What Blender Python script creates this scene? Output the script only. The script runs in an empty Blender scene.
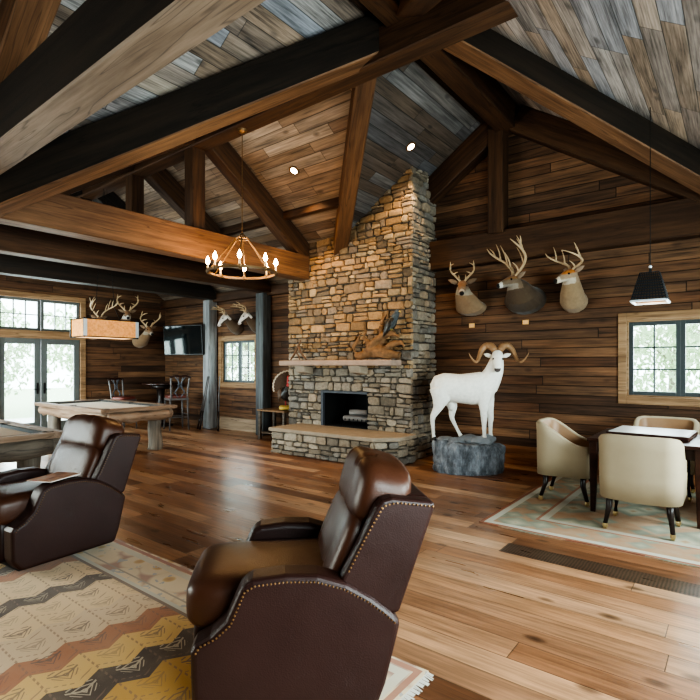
import bpy, bmesh, math, random
from mathutils import Vector, Matrix, Euler, noise
random.seed(7)
R = math.radians
PI = math.pi
C = bpy.context.scene.collection
sc = bpy.context.scene

# ------------------------------------------------------------------ helpers
def V(*a): return Vector(a)

def link(o, parent=None):
    C.objects.link(o)
    if parent is not None: o.parent = parent
    return o

def tag(o, label=None, cat=None, group=None, kind=None):
    if label: o['label'] = label
    if cat: o['category'] = cat
    if group: o['group'] = group
    if kind: o['kind'] = kind
    return o

def thing(name, label, cat, loc=(0, 0, 0), rz=0.0, group=None):
    o = bpy.data.objects.new(name, None)
    o.empty_display_size = 0.1
    C.objects.link(o)
    o.location = loc
    o.rotation_euler = (0, 0, rz)
    return tag(o, label, cat, group)

def obj(name, bm, mat, parent=None, smooth=False, bevel=0.0, bseg=2, recalc=True, sub=0, loc=None, rot=None):
    if recalc:
        bmesh.ops.recalc_face_normals(bm, faces=bm.faces[:])
    me = bpy.data.meshes.new(name)
    bm.to_mesh(me); bm.free()
    if isinstance(mat, (list, tuple)):
        for m in mat: me.materials.append(m)
    else:
        me.materials.append(mat)
    if smooth:
        for p in me.polygons: p.use_smooth = True
    o = bpy.data.objects.new(name, me)
    link(o, parent)
    if loc is not None: o.location = loc
    if rot is not None: o.rotation_euler = rot
    if bevel:
        m = o.modifiers.new('bevel', 'BEVEL')
        m.width = bevel; m.segments = bseg; m.limit_method = 'ANGLE'; m.angle_limit = R(35)
        if smooth: m.harden_normals = False
    if sub:
        m = o.modifiers.new('sub', 'SUBSURF'); m.levels = sub; m.render_levels = sub
    return o

def struct(o, label=None):
    o['kind'] = 'structure'
    if label: o['label'] = label
    return o

def dup(root, loc, rz, label=None, group=None):
    r = root.copy(); C.objects.link(r); r.location = loc; r.rotation_euler = (0, 0, rz)
    if label: r['label'] = label
    if group: r['group'] = group
    for ch in list(root.children):
        c = ch.copy(); C.objects.link(c); c.parent = r
        for g in list(ch.children):
            d = g.copy(); C.objects.link(d); d.parent = c
    return r

def box(bm, c, s, rot=None):
    m = Matrix.Translation(Vector(c))
    if rot is not None: m = m @ Euler(rot).to_matrix().to_4x4()
    m = m @ Matrix.Diagonal((s[0], s[1], s[2], 1))
    return bmesh.ops.create_cube(bm, size=1.0, matrix=m)['verts']

def bx(bm, x0, x1, y0, y1, z0, z1):
    return box(bm, ((x0 + x1) / 2, (y0 + y1) / 2, (z0 + z1) / 2), (x1 - x0, y1 - y0, z1 - z0))

def prism(bm, pts, a0, a1, axis='y'):
    """pts 2-D polygon extruded along axis between a0 and a1"""
    def P(p, a):
        if axis == 'y': return (p[0], a, p[1])
        if axis == 'x': return (a, p[0], p[1])
        return (p[0], p[1], a)
    v0 = [bm.verts.new(P(p, a0)) for p in pts]
    v1 = [bm.verts.new(P(p, a1)) for p in pts]
    n = len(pts)
    bm.faces.new(v0); bm.faces.new(v1[::-1])
    for i in range(n):
        bm.faces.new((v0[i], v1[i], v1[(i + 1) % n], v0[(i + 1) % n]))
    return v0 + v1

def loft(bm, pts, rad, up=(0, 0, 1), seg=14, cap=True, power=2.0):
    pts = [Vector(p) for p in pts]
    rings = []
    upv = Vector(up)
    n = len(pts)
    for i, p in enumerate(pts):
        t = (pts[min(i + 1, n - 1)] - pts[max(i - 1, 0)])
        if t.length < 1e-6: t = Vector((1, 0, 0))
        t.normalize()
        u = upv
        if abs(t.dot(u)) > 0.97: u = Vector((1, 0, 0)) if abs(t.x) < 0.9 else Vector((0, 1, 0))
        s = u.cross(t).normalized()
        w = t.cross(s)
        r = rad[i]
        if not isinstance(r, (tuple, list)): r = (r, r)
        ring = []
        for k in range(seg):
            a = 2 * PI * k / seg
            ca, sa = math.cos(a), math.sin(a)
            e = 2.0 / power
            cx = math.copysign(abs(ca) ** e, ca); cy = math.copysign(abs(sa) ** e, sa)
            ring.append(bm.verts.new(p + s * (r[0] * cx) + w * (r[1] * cy)))
        rings.append(ring)
    for a, b in zip(rings, rings[1:]):
        for k in range(seg):
            bm.faces.new((a[k], a[(k + 1) % seg], b[(k + 1) % seg], b[k]))
    if cap:
        bm.faces.new(rings[0][::-1]); bm.faces.new(rings[-1])
    return rings

def spline(pts, n=6):
    """catmull-rom resample of (x,y,z,r) tuples"""
    P = [Vector(p) for p in pts]
    out = []
    for i in range(len(P) - 1):
        p0 = P[max(i - 1, 0)]; p1 = P[i]; p2 = P[i + 1]; p3 = P[min(i + 2, len(P) - 1)]
        for k in range(n):
            t = k / n
            out.append(0.5 * ((2 * p1) + (p2 - p0) * t + (2 * p0 - 5 * p1 + 4 * p2 - p3) * t * t + (3 * p1 - p0 - 3 * p2 + p3) * t ** 3))
    out.append(P[-1])
    return out

def tube(bm, pts, seg=8, n=5):
    """pts = (x,y,z,r)"""
    s = spline([Vector(p) for p in pts], n) if n > 1 else [Vector(p) for p in pts]
    loft(bm, [v.to_3d() if len(v) == 3 else Vector(v[:3]) for v in s], [max(v[3], 0.0008) for v in s], seg=seg)

def cyl(bm, p0, p1, r0, r1=None, seg=14):
    loft(bm, [p0, p1], [r0, r0 if r1 is None else r1], seg=seg)

def lathe(bm, prof, c=(0, 0, 0), seg=24, capends=True):
    rings = []
    for r, z in prof:
        rings.append([bm.verts.new((c[0] + r * math.cos(2 * PI * k / seg), c[1] + r * math.sin(2 * PI * k / seg), c[2] + z)) for k in range(seg)])
    for a, b in zip(rings, rings[1:]):
        for k in range(seg):
            bm.faces.new((a[k], a[(k + 1) % seg], b[(k + 1) % seg], b[k]))
    if capends:
        bm.faces.new(rings[0][::-1]); bm.faces.new(rings[-1])

def ball(bm, c, r, sub=2, scale=(1, 1, 1)):
    m = Matrix.Translation(Vector(c)) @ Matrix.Diagonal((r * scale[0], r * scale[1], r * scale[2], 1))
    return bmesh.ops.create_icosphere(bm, subdivisions=sub, radius=1.0, matrix=m)['verts']

def pillow(bm, c, s, e=0.35, rot=None, nu=28, nv=18):
    """super-ellipsoid cushion, s = half sizes"""
    m = Matrix.Translation(Vector(c))
    if rot is not None: m = m @ Euler(rot).to_matrix().to_4x4()
    f = lambda w, p: math.copysign(abs(w) ** p, w)
    rings = []
    for j in range(1, nv):
        v = -PI / 2 + PI * j / nv
        ring = []
        for i in range(nu):
            u = 2 * PI * i / nu
            cv = f(math.cos(v), e); 
            ring.append(bm.verts.new(m @ Vector((s[0] * cv * f(math.cos(u), e), s[1] * cv * f(math.sin(u), e), s[2] * f(math.sin(v), max(e, 0.55))))))
        rings.append(ring)
    b = bm.verts.new(m @ Vector((0, 0, -s[2]))); t = bm.verts.new(m @ Vector((0, 0, s[2])))
    for i in range(nu):
        bm.faces.new((b, rings[0][(i + 1) % nu], rings[0][i]))
        bm.faces.new((t, rings[-1][i], rings[-1][(i + 1) % nu]))
    for a, d in zip(rings, rings[1:]):
        for i in range(nu):
            bm.faces.new((a[i], a[(i + 1) % nu], d[(i + 1) % nu], d[i]))

def paint(o, fn):
    me = o.data
    at = me.color_attributes.get('Col') or me.color_attributes.new('Col', 'FLOAT_COLOR', 'POINT')
    for i, v in enumerate(me.vertices):
        c = fn(v.co)
        at.data[i].color = (c[0], c[1], c[2], 1)

def organic(name, bm, mat, parent, voxel=0.01, it=6, colorfn=None):
    """fuse overlapping lofts into ONE continuous skin"""
    bmesh.ops.recalc_face_normals(bm, faces=bm.faces[:])
    me = bpy.data.meshes.new('tmp'); bm.to_mesh(me); bm.free()
    t = bpy.data.objects.new('tmp', me); C.objects.link(t)
    m = t.modifiers.new('r', 'REMESH'); m.mode = 'VOXEL'; m.voxel_size = voxel; m.use_smooth_shade = True
    s = t.modifiers.new('s', 'SMOOTH'); s.factor = 0.5; s.iterations = it
    dg = bpy.context.evaluated_depsgraph_get()
    me2 = bpy.data.meshes.new_from_object(t.evaluated_get(dg))
    bpy.data.objects.remove(t); bpy.data.meshes.remove(me)
    me2.name = name
    me2.materials.clear(); me2.materials.append(mat)
    for p in me2.polygons: p.use_smooth = True
    o = bpy.data.objects.new(name, me2); link(o, parent)
    if colorfn: paint(o, colorfn)
    return o

# ------------------------------------------------------------------ materials
class NT:
    def __init__(s, name):
        s.m = bpy.data.materials.new(name); s.m.use_nodes = True
        s.t = s.m.node_tree; s.t.nodes.clear()
        s.out = s.t.nodes.new('ShaderNodeOutputMaterial')
    def n(s, typ, **kw):
        nd = s.t.nodes.new('ShaderNode' + typ)
        for k, v in kw.items():
            if k in nd.bl_rna.properties: setattr(nd, k, v)
            else: nd.inputs[k].default_value = v
        return nd
    def l(s, a, b): s.t.links.new(a, b)
    def math(s, op, a, b=None, c=None):
        nd = s.t.nodes.new('ShaderNodeMath'); nd.operation = op
        for i, x in enumerate((a, b, c)):
            if x is None: continue
            if isinstance(x, (int, float)): nd.inputs[i].default_value = x
            else: s.l(x, nd.inputs[i])
        return nd.outputs[0]
    def ramp(s, fac, cols, mode='LINEAR'):
        nd = s.t.nodes.new('ShaderNodeValToRGB'); cr = nd.color_ramp; cr.interpolation = mode
        while len(cr.elements) > 1: cr.elements.remove(cr.elements[0])
        for i, (p, c) in enumerate(cols):
            e = cr.elements[0] if i == 0 else cr.elements.new(p)
            e.position = p; e.color = (*c, 1)
        s.l(fac, nd.inputs[0]); return nd.outputs[0]
    def mix(s, fac, a, b, typ='MIX'):
        nd = s.t.nodes.new('ShaderNodeMix'); nd.data_type = 'RGBA'; nd.blend_type = typ
        for sk, x in ((0, fac), (6, a), (7, b)):
            if isinstance(x, (int, float)): nd.inputs[sk].default_value = x
            elif isinstance(x, (tuple, list)): nd.inputs[sk].default_value = (*x, 1)
            else: s.l(x, nd.inputs[sk])
        return nd.outputs[2]
    def bump(s, h, strength=0.3, dist=0.01):
        nd = s.n('Bump', Strength=strength, Distance=dist); s.l(h, nd.inputs['Height']); return nd.outputs[0]
    def bsdf(s, col, rough=0.6, normal=None, **kw):
        b = s.n('BsdfPrincipled')
        if isinstance(col, (tuple, list)): b.inputs['Base Color'].default_value = (*col, 1)
        else: s.l(col, b.inputs['Base Color'])
        if isinstance(rough, (int, float)): b.inputs['Roughness'].default_value = rough
        else: s.l(rough, b.inputs['Roughness'])
        if normal is not None: s.l(normal, b.inputs['Normal'])
        for k, v in kw.items():
            b.inputs[k.replace('_', ' ')].default_value = v
        s.l(b.outputs[0], s.out.inputs[0]); return b
    def noise(s, vec, scale, detail=4, rough=0.55):
        nd = s.n('TexNoise', Scale=scale, Detail=detail, Roughness=rough)
        if vec is not None: s.l(vec, nd.inputs['Vector'])
        return nd.outputs['Fac']

def plain(name, col, rough=0.6, var=0.25, scale=8, bump=0.0, bscale=60, metal=0.0, spec=0.5, coat=0.0):
    t = NT(name)
    tc = t.n('TexCoord').outputs['Object']
    f = t.noise(tc, scale)
    c = t.mix(f, tuple(x * (1 - var) for x in col), tuple(min(1, x * (1 + var)) for x in col))
    nrm = t.bump(t.noise(tc, bscale, 3), bump, 0.004) if bump else None
    t.bsdf(c, rough, nrm, Metallic=metal, Specular_IOR_Level=spec, Coat_Weight=coat)
    return t.m

def emit(name, col, s):
    t = NT(name); e = t.n('Emission', Color=(*col, 1), Strength=s); t.l(e.outputs[0], t.out.inputs[0]); return t.m

def planks(name, la, ca, width, length, cols, rough=0.6, grain=0.5, gap=0.004, bump=0.4, gap_dark=0.15, knots=0.5, patch=None, gscale=1.0, mid=False, spec=0.4):
    """boards running along axis la, laid side by side along axis ca"""
    t = NT(name)
    sp = t.n('SeparateXYZ'); t.l(t.n('TexCoord').outputs['Object'], sp.inputs[0])
    ax = {'x': sp.outputs[0], 'y': sp.outputs[1], 'z': sp.outputs[2]}
    A, B = ax[la], ax[ca]
    O = [ax[k] for k in 'xyz' if k not in (la, ca)][0]
    b = t.math('DIVIDE', B, width)
    # uneven board widths
    row = t.math('FLOOR', b); fb = t.math('FRACT', b)
    wn = t.n('TexWhiteNoise', noise_dimensions='1D'); t.l(row, wn.inputs['W'])
    a = t.math('ADD', t.math('DIVIDE', A, length), t.math('MULTIPLY', wn.outputs['Value'], 7.31))
    col = t.math('FLOOR', a); fa = t.math('FRACT', a)
    cv = t.n('CombineXYZ'); t.l(row, cv.inputs[0]); t.l(col, cv.inputs[1])
    w2 = t.n('TexWhiteNoise', noise_dimensions='2D'); t.l(cv.outputs[0], w2.inputs['Vector'])
    rnd = w2.outputs['Value']
    n = len(cols)
    base = t.ramp(rnd, [(i / (n - 1) if n > 1 else 0, c) for i, c in enumerate(cols)])
    # grain
    gv = t.n('CombineXYZ')
    t.l(t.math('ADD', t.math('MULTIPLY', A, 1.6 * gscale), t.math('MULTIPLY', rnd, 57.0)), gv.inputs[0])
    t.l(t.math('MULTIPLY', B, 34 * gscale), gv.inputs[1]); t.l(t.math('MULTIPLY', O, 34 * gscale), gv.inputs[2])
    g = t.noise(gv.outputs[0], 1.0, 6, 0.65)
    g2v = t.n('CombineXYZ')
    t.l(t.math('ADD', t.math('MULTIPLY', A, 1.3), t.math('MULTIPLY', rnd, 91.0)), g2v.inputs[0])
    t.l(t.math('MULTIPLY', B, 7.0), g2v.inputs[1]); t.l(t.math('MULTIPLY', O, 7.0), g2v.inputs[2])
    g2 = t.noise(g2v.outputs[0], 1.0, 3, 0.5)
    gg = t.math('ADD', t.math('MULTIPLY', g, 0.6), t.math('MULTIPLY', g2, 0.4))
    gm = t.math('MULTIPLY_ADD', t.math('SUBTRACT', gg, 0.5), 4.4 * grain, 1.0)
    gm = t.math('MAXIMUM', gm, 0.15)
    gcol = t.n('CombineColor')
    for i in range(3): t.l(gm, gcol.inputs[i])
    c = t.mix(1.0, base, gcol.outputs[0], 'MULTIPLY')
    # knots
    if knots:
        kv = t.n('CombineXYZ'); t.l(t.math('MULTIPLY', A, 2.2), kv.inputs[0]); t.l(t.math('MULTIPLY', B, 4.5), kv.inputs[1]); t.l(t.math('MULTIPLY', O, 4.5), kv.inputs[2])
        vo = t.n('TexVoronoi', Scale=1.0); t.l(kv.outputs[0], vo.inputs['Vector'])
        k = t.ramp(vo.outputs['Distance'], [(0.0, (1, 1, 1)), (0.10, (0.6, 0.6, 0.6)), (0.17, (0, 0, 0))])
        c = t.mix(t.math('MULTIPLY', k, knots), c, tuple(x * 0.25 for x in cols[0]))
    if patch:   # one odd dark board: (a0,a1,b0,b1,colour)
        a0, a1, b0, b1, pc = patch
        m = t.math('MULTIPLY', t.math('MULTIPLY', t.math('GREATER_THAN', A, a0), t.math('LESS_THAN', A, a1)),
                   t.math('MULTIPLY', t.math('GREATER_THAN', B, b0), t.math('LESS_THAN', B, b1)))
        wv = t.n('TexWave', wave_type='BANDS', bands_direction='X', Scale=14.0, Distortion=2.0); t.l(t.n('TexCoord').outputs['Object'], wv.inputs['Vector'])
        pcol = t.mix(wv.outputs['Fac'], tuple(x * 0.45 for x in pc), tuple(x * 1.3 for x in pc))
        c = t.mix(m, c, pcol)
    eb = t.math('MULTIPLY', t.math('MINIMUM', fb, t.math('SUBTRACT', 1.0, fb)), width)
    ea = t.math('MULTIPLY', t.math('MINIMUM', fa, t.math('SUBTRACT', 1.0, fa)), length)
    e = t.math('MINIMUM', eb, ea)
    gapm = t.math('MINIMUM', t.math('DIVIDE', e, gap), 1.0)
    c = t.mix(gapm, tuple(x * gap_dark for x in cols[0]), c)
    h = t.math('ADD', t.math('MULTIPLY', gapm, 1.0), t.math('ADD', t.math('MULTIPLY', g, 0.25), t.math('MULTIPLY', rnd, 0.6)))
    rr = t.math('MULTIPLY_ADD', g2, 0.25, rough - 0.12)
    t.bsdf(c, rr, t.bump(h, bump, 0.006), Specular_IOR_Level=spec)
    return t.m

def timber(name, c0, c1, rough=0.65, bump=0.4, scale=1.0, cracks=0.6):
    """grain running along the local x axis"""
    t = NT(name)
    mp = t.n('Mapping'); mp.inputs['Scale'].default_value = (1.0 * scale, 16 * scale, 16 * scale)
    t.l(t.n('TexCoord').outputs['Object'], mp.inputs[0])
    oi = t.n('ObjectInfo'); t.l(t.math('MULTIPLY', oi.outputs['Random'], 40.0), mp.inputs['Location'])
    g = t.noise(mp.outputs[0], 1.0, 7, 0.68)
    mp2 = t.n('Mapping'); mp2.inputs['Scale'].default_value = (0.7, 4, 4); t.l(t.n('TexCoord').outputs['Object'], mp2.inputs[0])
    g2 = t.noise(mp2.outputs[0], 1.0, 3)
    c = t.ramp(t.math('ADD', t.math('MULTIPLY', g, 0.65), t.math('MULTIPLY', g2, 0.35)), [(0.28, tuple(x * 0.45 for x in c0)), (0.45, c0), (0.62, c1), (0.8, tuple(min(1, x * 1.25) for x in c1))])
    mp3 = t.n('Mapping'); mp3.inputs['Scale'].default_value = (0.5, 9, 9); t.l(t.n('TexCoord').outputs['Object'], mp3.inputs[0])
    ck = t.ramp(t.noise(mp3.outputs[0], 1.0, 2), [(0.485, (0, 0, 0)), (0.5, (1, 1, 1)), (0.515, (0, 0, 0))])
    c = t.mix(t.math('MULTIPLY', ck, cracks), c, tuple(x * 0.3 for x in c0))
    t.bsdf(c, rough, t.bump(g, bump, 0.008), Specular_IOR_Level=0.35)
    return t.m

def attr_mat(name, rough=0.8, nscale=14, namp=0.45, bump=0.5, bscale=30, spec=0.3, dist=0.01, sheen=0.0):
    t = NT(name)
    at = t.n('Attribute', attribute_name='Col')
    tc = t.n('TexCoord').outputs['Object']
    f = t.noise(tc, nscale, 5, 0.65)
    m = t.math('MULTIPLY_ADD', t.math('SUBTRACT', f, 0.5), namp * 4, 1.0)
    cc = t.n('CombineColor')
    for i in range(3): t.l(m, cc.inputs[i])
    c = t.mix(1.0, at.outputs['Color'], cc.outputs[0], 'MULTIPLY')
    t.bsdf(c, rough, t.bump(t.noise(tc, bscale, 5), bump, dist), Specular_IOR_Level=spec, Sheen_Weight=sheen)
    return t.m

def glass_mat(name, tint=(0.95, 1.0, 0.98)):
    t = NT(name)
    fc = t.n('LayerWeight', Blend=0.5).outputs['Facing']
    fr = t.math('MULTIPLY_ADD', t.math('POWER', fc, 5.0), 0.85, 0.04)
    a = t.n('BsdfTransparent', Color=(*tint, 1)); b = t.n('BsdfGlossy', Roughness=0.02)
    mx = t.n('MixShader'); t.l(fr, mx.inputs[0]); t.l(a.outputs[0], mx.inputs[1]); t.l(b.outputs[0], mx.inputs[2])
    t.l(mx.outputs[0], t.out.inputs[0]); return t.m

M = {}
M['floor'] = planks('floor_boards', 'x', 'y', 0.18, 1.9,
    [(0.12, 0.052, 0.027), (0.24, 0.11, 0.055), (0.42, 0.235, 0.13), (0.16, 0.066, 0.033), (0.30, 0.15, 0.078), (0.47, 0.285, 0.17), (0.20, 0.086, 0.042), (0.36, 0.19, 0.10)],
    rough=0.31, grain=0.7, gap=0.0035, bump=0.16, gap_dark=0.12, knots=0.9, patch=(-1.545, 3.0, 3.93, 4.17, (0.075, 0.045, 0.030)), spec=0.5, gscale=1.2)
wallc = [(0.075, 0.033, 0.016), (0.135, 0.066, 0.032), (0.044, 0.021, 0.011), (0.165, 0.086, 0.044), (0.098, 0.043, 0.020)]
M['wall_n'] = planks('wall_boards_x', 'x', 'z', 0.135, 3.1, wallc, rough=0.75, grain=1.1, gap=0.008, bump=0.9, gap_dark=0.06, knots=0.6)
M['wall_w'] = planks('wall_boards_y', 'y', 'z', 0.15, 2.8, wallc, rough=0.75, grain=0.9, gap=0.007, bump=0.8, gap_dark=0.08, knots=0.6)
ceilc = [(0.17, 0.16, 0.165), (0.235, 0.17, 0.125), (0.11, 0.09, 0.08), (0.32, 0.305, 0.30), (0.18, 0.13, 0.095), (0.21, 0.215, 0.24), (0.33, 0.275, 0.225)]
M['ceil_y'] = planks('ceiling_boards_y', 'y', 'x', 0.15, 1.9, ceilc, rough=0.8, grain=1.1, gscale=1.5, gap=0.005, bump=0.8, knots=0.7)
M['ceil_shaded'] = planks('ceiling_boards_shaded', 'y', 'x', 0.15, 1.9, [tuple(x * 0.42 for x in c) for c in ceilc], rough=0.8, grain=0.95, gap=0.005, bump=0.8, knots=0.7)  # ceiling palette darkened to paint the shade above the chimney
ceilr = [(0.30, 0.28, 0.275), (0.42, 0.32, 0.24), (0.24, 0.19, 0.16), (0.50, 0.47, 0.46), (0.35, 0.26, 0.19), (0.36, 0.37, 0.41), (0.52, 0.43, 0.35)]  # paler palette stands in for floor bounce on the right slope
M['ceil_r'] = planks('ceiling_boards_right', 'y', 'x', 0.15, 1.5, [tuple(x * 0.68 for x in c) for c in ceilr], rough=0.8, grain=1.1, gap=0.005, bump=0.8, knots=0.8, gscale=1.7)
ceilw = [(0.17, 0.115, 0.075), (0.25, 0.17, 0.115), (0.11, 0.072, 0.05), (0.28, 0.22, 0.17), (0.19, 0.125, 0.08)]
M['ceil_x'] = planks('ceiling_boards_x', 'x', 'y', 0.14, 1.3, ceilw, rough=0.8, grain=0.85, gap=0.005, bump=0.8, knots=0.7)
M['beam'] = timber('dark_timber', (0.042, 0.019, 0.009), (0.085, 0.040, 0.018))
M['beam_lit'] = timber('lit_brown_timber', (0.105, 0.05, 0.024), (0.195, 0.10, 0.05))  # lighter copy of the timber, with lamp and bounce light in its colour
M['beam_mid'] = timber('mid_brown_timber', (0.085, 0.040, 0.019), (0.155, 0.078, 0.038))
M['beam_under_lit'] = timber('bounce_lit_timber_underside', (0.15, 0.105, 0.075), (0.25, 0.185, 0.14), scale=0.8)  # pale tone paints light bounced from the floor onto the near tie beam
M['beam_black'] = timber('near_black_timber', (0.016, 0.011, 0.008), (0.030, 0.019, 0.012))  # near-black colour stands in for shade on the unlit beam sides
M['trim'] = timber('window_trim_wood', (0.23, 0.135, 0.07), (0.36, 0.23, 0.13), scale=1.3)
M['base'] = timber('baseboard_wood', (0.20, 0.088, 0.038), (0.32, 0.15, 0.068))
M['base_pale'] = timber('pale_baseboard_wood', (0.30, 0.22, 0.15), (0.45, 0.34, 0.24))
M['post'] = timber('grey_post_wood', (0.17, 0.175, 0.18), (0.32, 0.33, 0.34))
M['post_dark'] = timber('dark_grey_post_wood', (0.07, 0.075, 0.08), (0.13, 0.14, 0.145))
M['sash'] = plain('dark_sash', (0.05, 0.062, 0.065), 0.45, 0.15)
M['doorp'] = plain('grey_door_paint', (0.10, 0.11, 0.105), 0.5, 0.2, 6)
M['glass'] = glass_mat('window_glass')
M['stone'] = attr_mat('rubble_stone', 0.85, 22, 0.30, 0.9, 45)
M['mortar'] = plain('mortar', (0.075, 0.06, 0.046), 0.95, 0.3, 30)
M['slab'] = plain('sandstone_slab', (0.31, 0.25, 0.185), 0.8, 0.3, 9, 0.6, 40)
M['mantelm'] = plain('mantel_stone', (0.33, 0.235, 0.18), 0.8, 0.3, 7, 0.6, 30)
M['soot'] = plain('sooty_firebrick', (0.006, 0.006, 0.006), 0.95, 0.3, 20)
M['iron'] = plain('black_iron', (0.012, 0.012, 0.012), 0.5, 0.3, 20, metal=0.6)
M['surround'] = plain('blued_steel', (0.045, 0.05, 0.062), 0.6, 0.3, 20)
M['steel_grey'] = plain('grey_iron', (0.11, 0.12, 0.14), 0.5, 0.2, 20, metal=0.3)
def leather(name, col, rough):
    t = NT(name); tc = t.n('TexCoord').outputs['Object']
    f = t.noise(tc, 3.5, 4)
    c = t.mix(f, tuple(x * 0.6 for x in col), tuple(x * 1.5 for x in col))
    v = t.n('TexVoronoi', Scale=160.0); t.l(tc, v.inputs['Vector'])
    h = t.math('ADD', t.math('MULTIPLY', v.outputs['Distance'], 0.35), t.math('MULTIPLY', t.noise(tc, 9, 4), 1.6))
    t.bsdf(c, t.math('MULTIPLY_ADD', f, 0.2, rough - 0.1), t.bump(h, 0.22, 0.006), Specular_IOR_Level=0.36)
    return t.m
M['leather'] = leather('dark_brown_leather', (0.026, 0.0090, 0.0070), 0.44)
M['leather_seat'] = leather('brown_seat_leather', (0.055, 0.019, 0.0095), 0.38)
M['nail'] = plain('antique_brass_nail', (0.20, 0.11, 0.05), 0.4, 0.2, metal=0.9)
M['brass'] = plain('caster_brass', (0.55, 0.42, 0.22), 0.3, 0.2, metal=0.9)
M['fabric'] = plain('beige_upholstery', (0.33, 0.265, 0.175), 0.75, 0.14, 5, 0.15, 180)
M['tan'] = plain('tan_leather', (0.26, 0.15, 0.08), 0.5, 0.25, 6, 0.1, 80)
M['dwood'] = timber('mahogany', (0.026, 0.010, 0.007), (0.055, 0.02, 0.012), rough=0.32, bump=0.08, cracks=0.1)
M['dleg'] = plain('dark_leg_wood', (0.018, 0.010, 0.008), 0.35, 0.3)
M['board'] = plain('pale_board', (0.62, 0.62, 0.60), 0.28, 0.06, 12)
M['log'] = timber('rustic_log', (0.20, 0.125, 0.08), (0.34, 0.235, 0.165), bump=1.0)
M['log_grey'] = timber('weathered_log', (0.12, 0.095, 0.075), (0.22, 0.18, 0.14), bump=1.0)
M['cloth_pale'] = plain('cream_cloth', (0.62, 0.58, 0.50), 0.9, 0.04, 20)
M['cloth_tan'] = plain('tan_cloth', (0.42, 0.32, 0.23), 0.9, 0.06, 20)
M['cushion'] = plain('dark_cushion_cloth', (0.05, 0.05, 0.048), 0.85, 0.2)
M['fur'] = attr_mat('animal_fur', 0.9, 26, 0.12, 0.14, 90, 0.2, 0.004, 0.15)
M['antler'] = plain('antler_bone', (0.46, 0.33, 0.20), 0.5, 0.35, 12, 0.3, 60)
M['horn'] = plain('ram_horn', (0.27, 0.15, 0.075), 0.5, 0.6, 10, 0.9, 45)
M['eye'] = plain('glass_eye', (0.006, 0.004, 0.003), 0.1, 0.1)
M['plaque'] = plain('brass_tag', (0.75, 0.42, 0.16), 0.5, 0.2, 40)
def rock_mat():
    t = NT('slate_rock'); tc = t.n('TexCoord').outputs['Object']
    mp = t.n('Mapping'); mp.inputs['Scale'].default_value = (1.0, 1.0, 0.35); t.l(tc, mp.inputs[0])
    f = t.noise(mp.outputs[0], 11, 7, 0.7)
    c = t.ramp(f, [(0.30, (0.03, 0.034, 0.04)), (0.45, (0.13, 0.145, 0.165)), (0.58, (0.25, 0.275, 0.31)), (0.75, (0.42, 0.44, 0.46))])
    t.bsdf(c, 0.8, t.bump(f, 1.0, 0.05)); return t.m
M['rock'] = rock_mat()
M['rust'] = plain('bronze_iron', (0.20, 0.12, 0.06), 0.45, 0.25, metal=0.7)
M['candle'] = plain('candle_sleeve', (0.55, 0.45, 0.30), 0.5, 0.1)
M['bulb'] = emit('bulb_glow', (1.0, 0.62, 0.26), 60)
M['can'] = emit('can_glow', (1.0, 0.80, 0.55), 22)
M['blackmesh'] = plain('blackened_mesh', (0.02, 0.022, 0.026), 0.45, 0.3, metal=0.4)
M['whiteedge'] = plain('pale_metal_edge', (0.6, 0.66, 0.72), 0.35, 0.1, metal=0.2)
M['tv'] = plain('tv_screen', (0.003, 0.006, 0.007), 0.06, 0.1)
M['tvb'] = plain('tv_bezel', (0.012, 0.012, 0.013), 0.4, 0.1)
def shade_mat():
    t = NT('amber_shade'); tc = t.n('TexCoord').outputs['Object']
    f = t.noise(tc, 26, 4)
    c = t.ramp(f, [(0.3, (0.58, 0.23, 0.06)), (0.7, (0.80, 0.38, 0.13))])
    b = t.bsdf(c, 0.7); t.l(c, b.inputs['Emission Color']); b.inputs['Emission Strength'].default_value = 0.36
    return t.m
M['shade'] = shade_mat()
M['warmglow'] = emit('warm_lamp_glow', (1.0, 0.6, 0.3), 1.6)
M['driftwood'] = plain('driftwood', (0.17, 0.088, 0.038), 0.8, 0.98, 15, 1.0, 25)
M['leaf'] = plain('leaf_green', (0.50, 0.62, 0.42), 0.8, 0.35, 2)
M['bark'] = plain('tree_bark', (0.34, 0.30, 0.26), 0.9, 0.4, 8, 0.8, 20)
M['grass'] = plain('lawn', (0.50, 0.60, 0.42), 0.95, 0.2, 3)
M['terrace'] = plain('pale_terrace', (0.72, 0.72, 0.70), 0.9, 0.08, 3)
M['red'] = plain('turkey_red', (0.42, 0.03, 0.025), 0.6, 0.3, 20)
M['tblack'] = plain('turkey_feather', (0.02, 0.017, 0.014), 0.4, 0.5, 30, 0.8, 60)
M['fan'] = plain('tail_feather', (0.09, 0.05, 0.028), 0.6, 0.5, 30)
M['fantip'] = plain('tail_tip', (0.62, 0.52, 0.40), 0.7, 0.2, 20)
M['straw'] = plain('golden_grass', (0.5, 0.36, 0.09), 0.8, 0.5, 30, 0.8, 60)
M['greyfur'] = plain('grey_plumage', (0.075, 0.085, 0.09), 0.8, 0.6, 18, 0.6, 60)
M['paper'] = plain('magazine_pages', (0.7, 0.66, 0.6), 0.6, 0.05)
M['floor_dark'] = plain('dark_plinth', (0.01, 0.007, 0.006), 0.6, 0.2)

# ------------------------------------------------------------------ room constants (metres; camera stands at the origin)
XR, YR = -2.77, 4.47            # main ridge, wing ridge
H, HW, S = 5.49, 5.28, 0.667
YN, XW, XE, YS = 7.54, -12.2, 1.45, -3.6
XM, YW = -6.9, 0.2              # outer main wall south of the wing, south wall of the wing
def zmain(x): return H - S * abs(x - XR)
def zwing(y): return HW - S * abs(y - YR)
def zceil(x, y): return max(zmain(x), zwing(y)) if x < XR else zmain(x)

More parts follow.
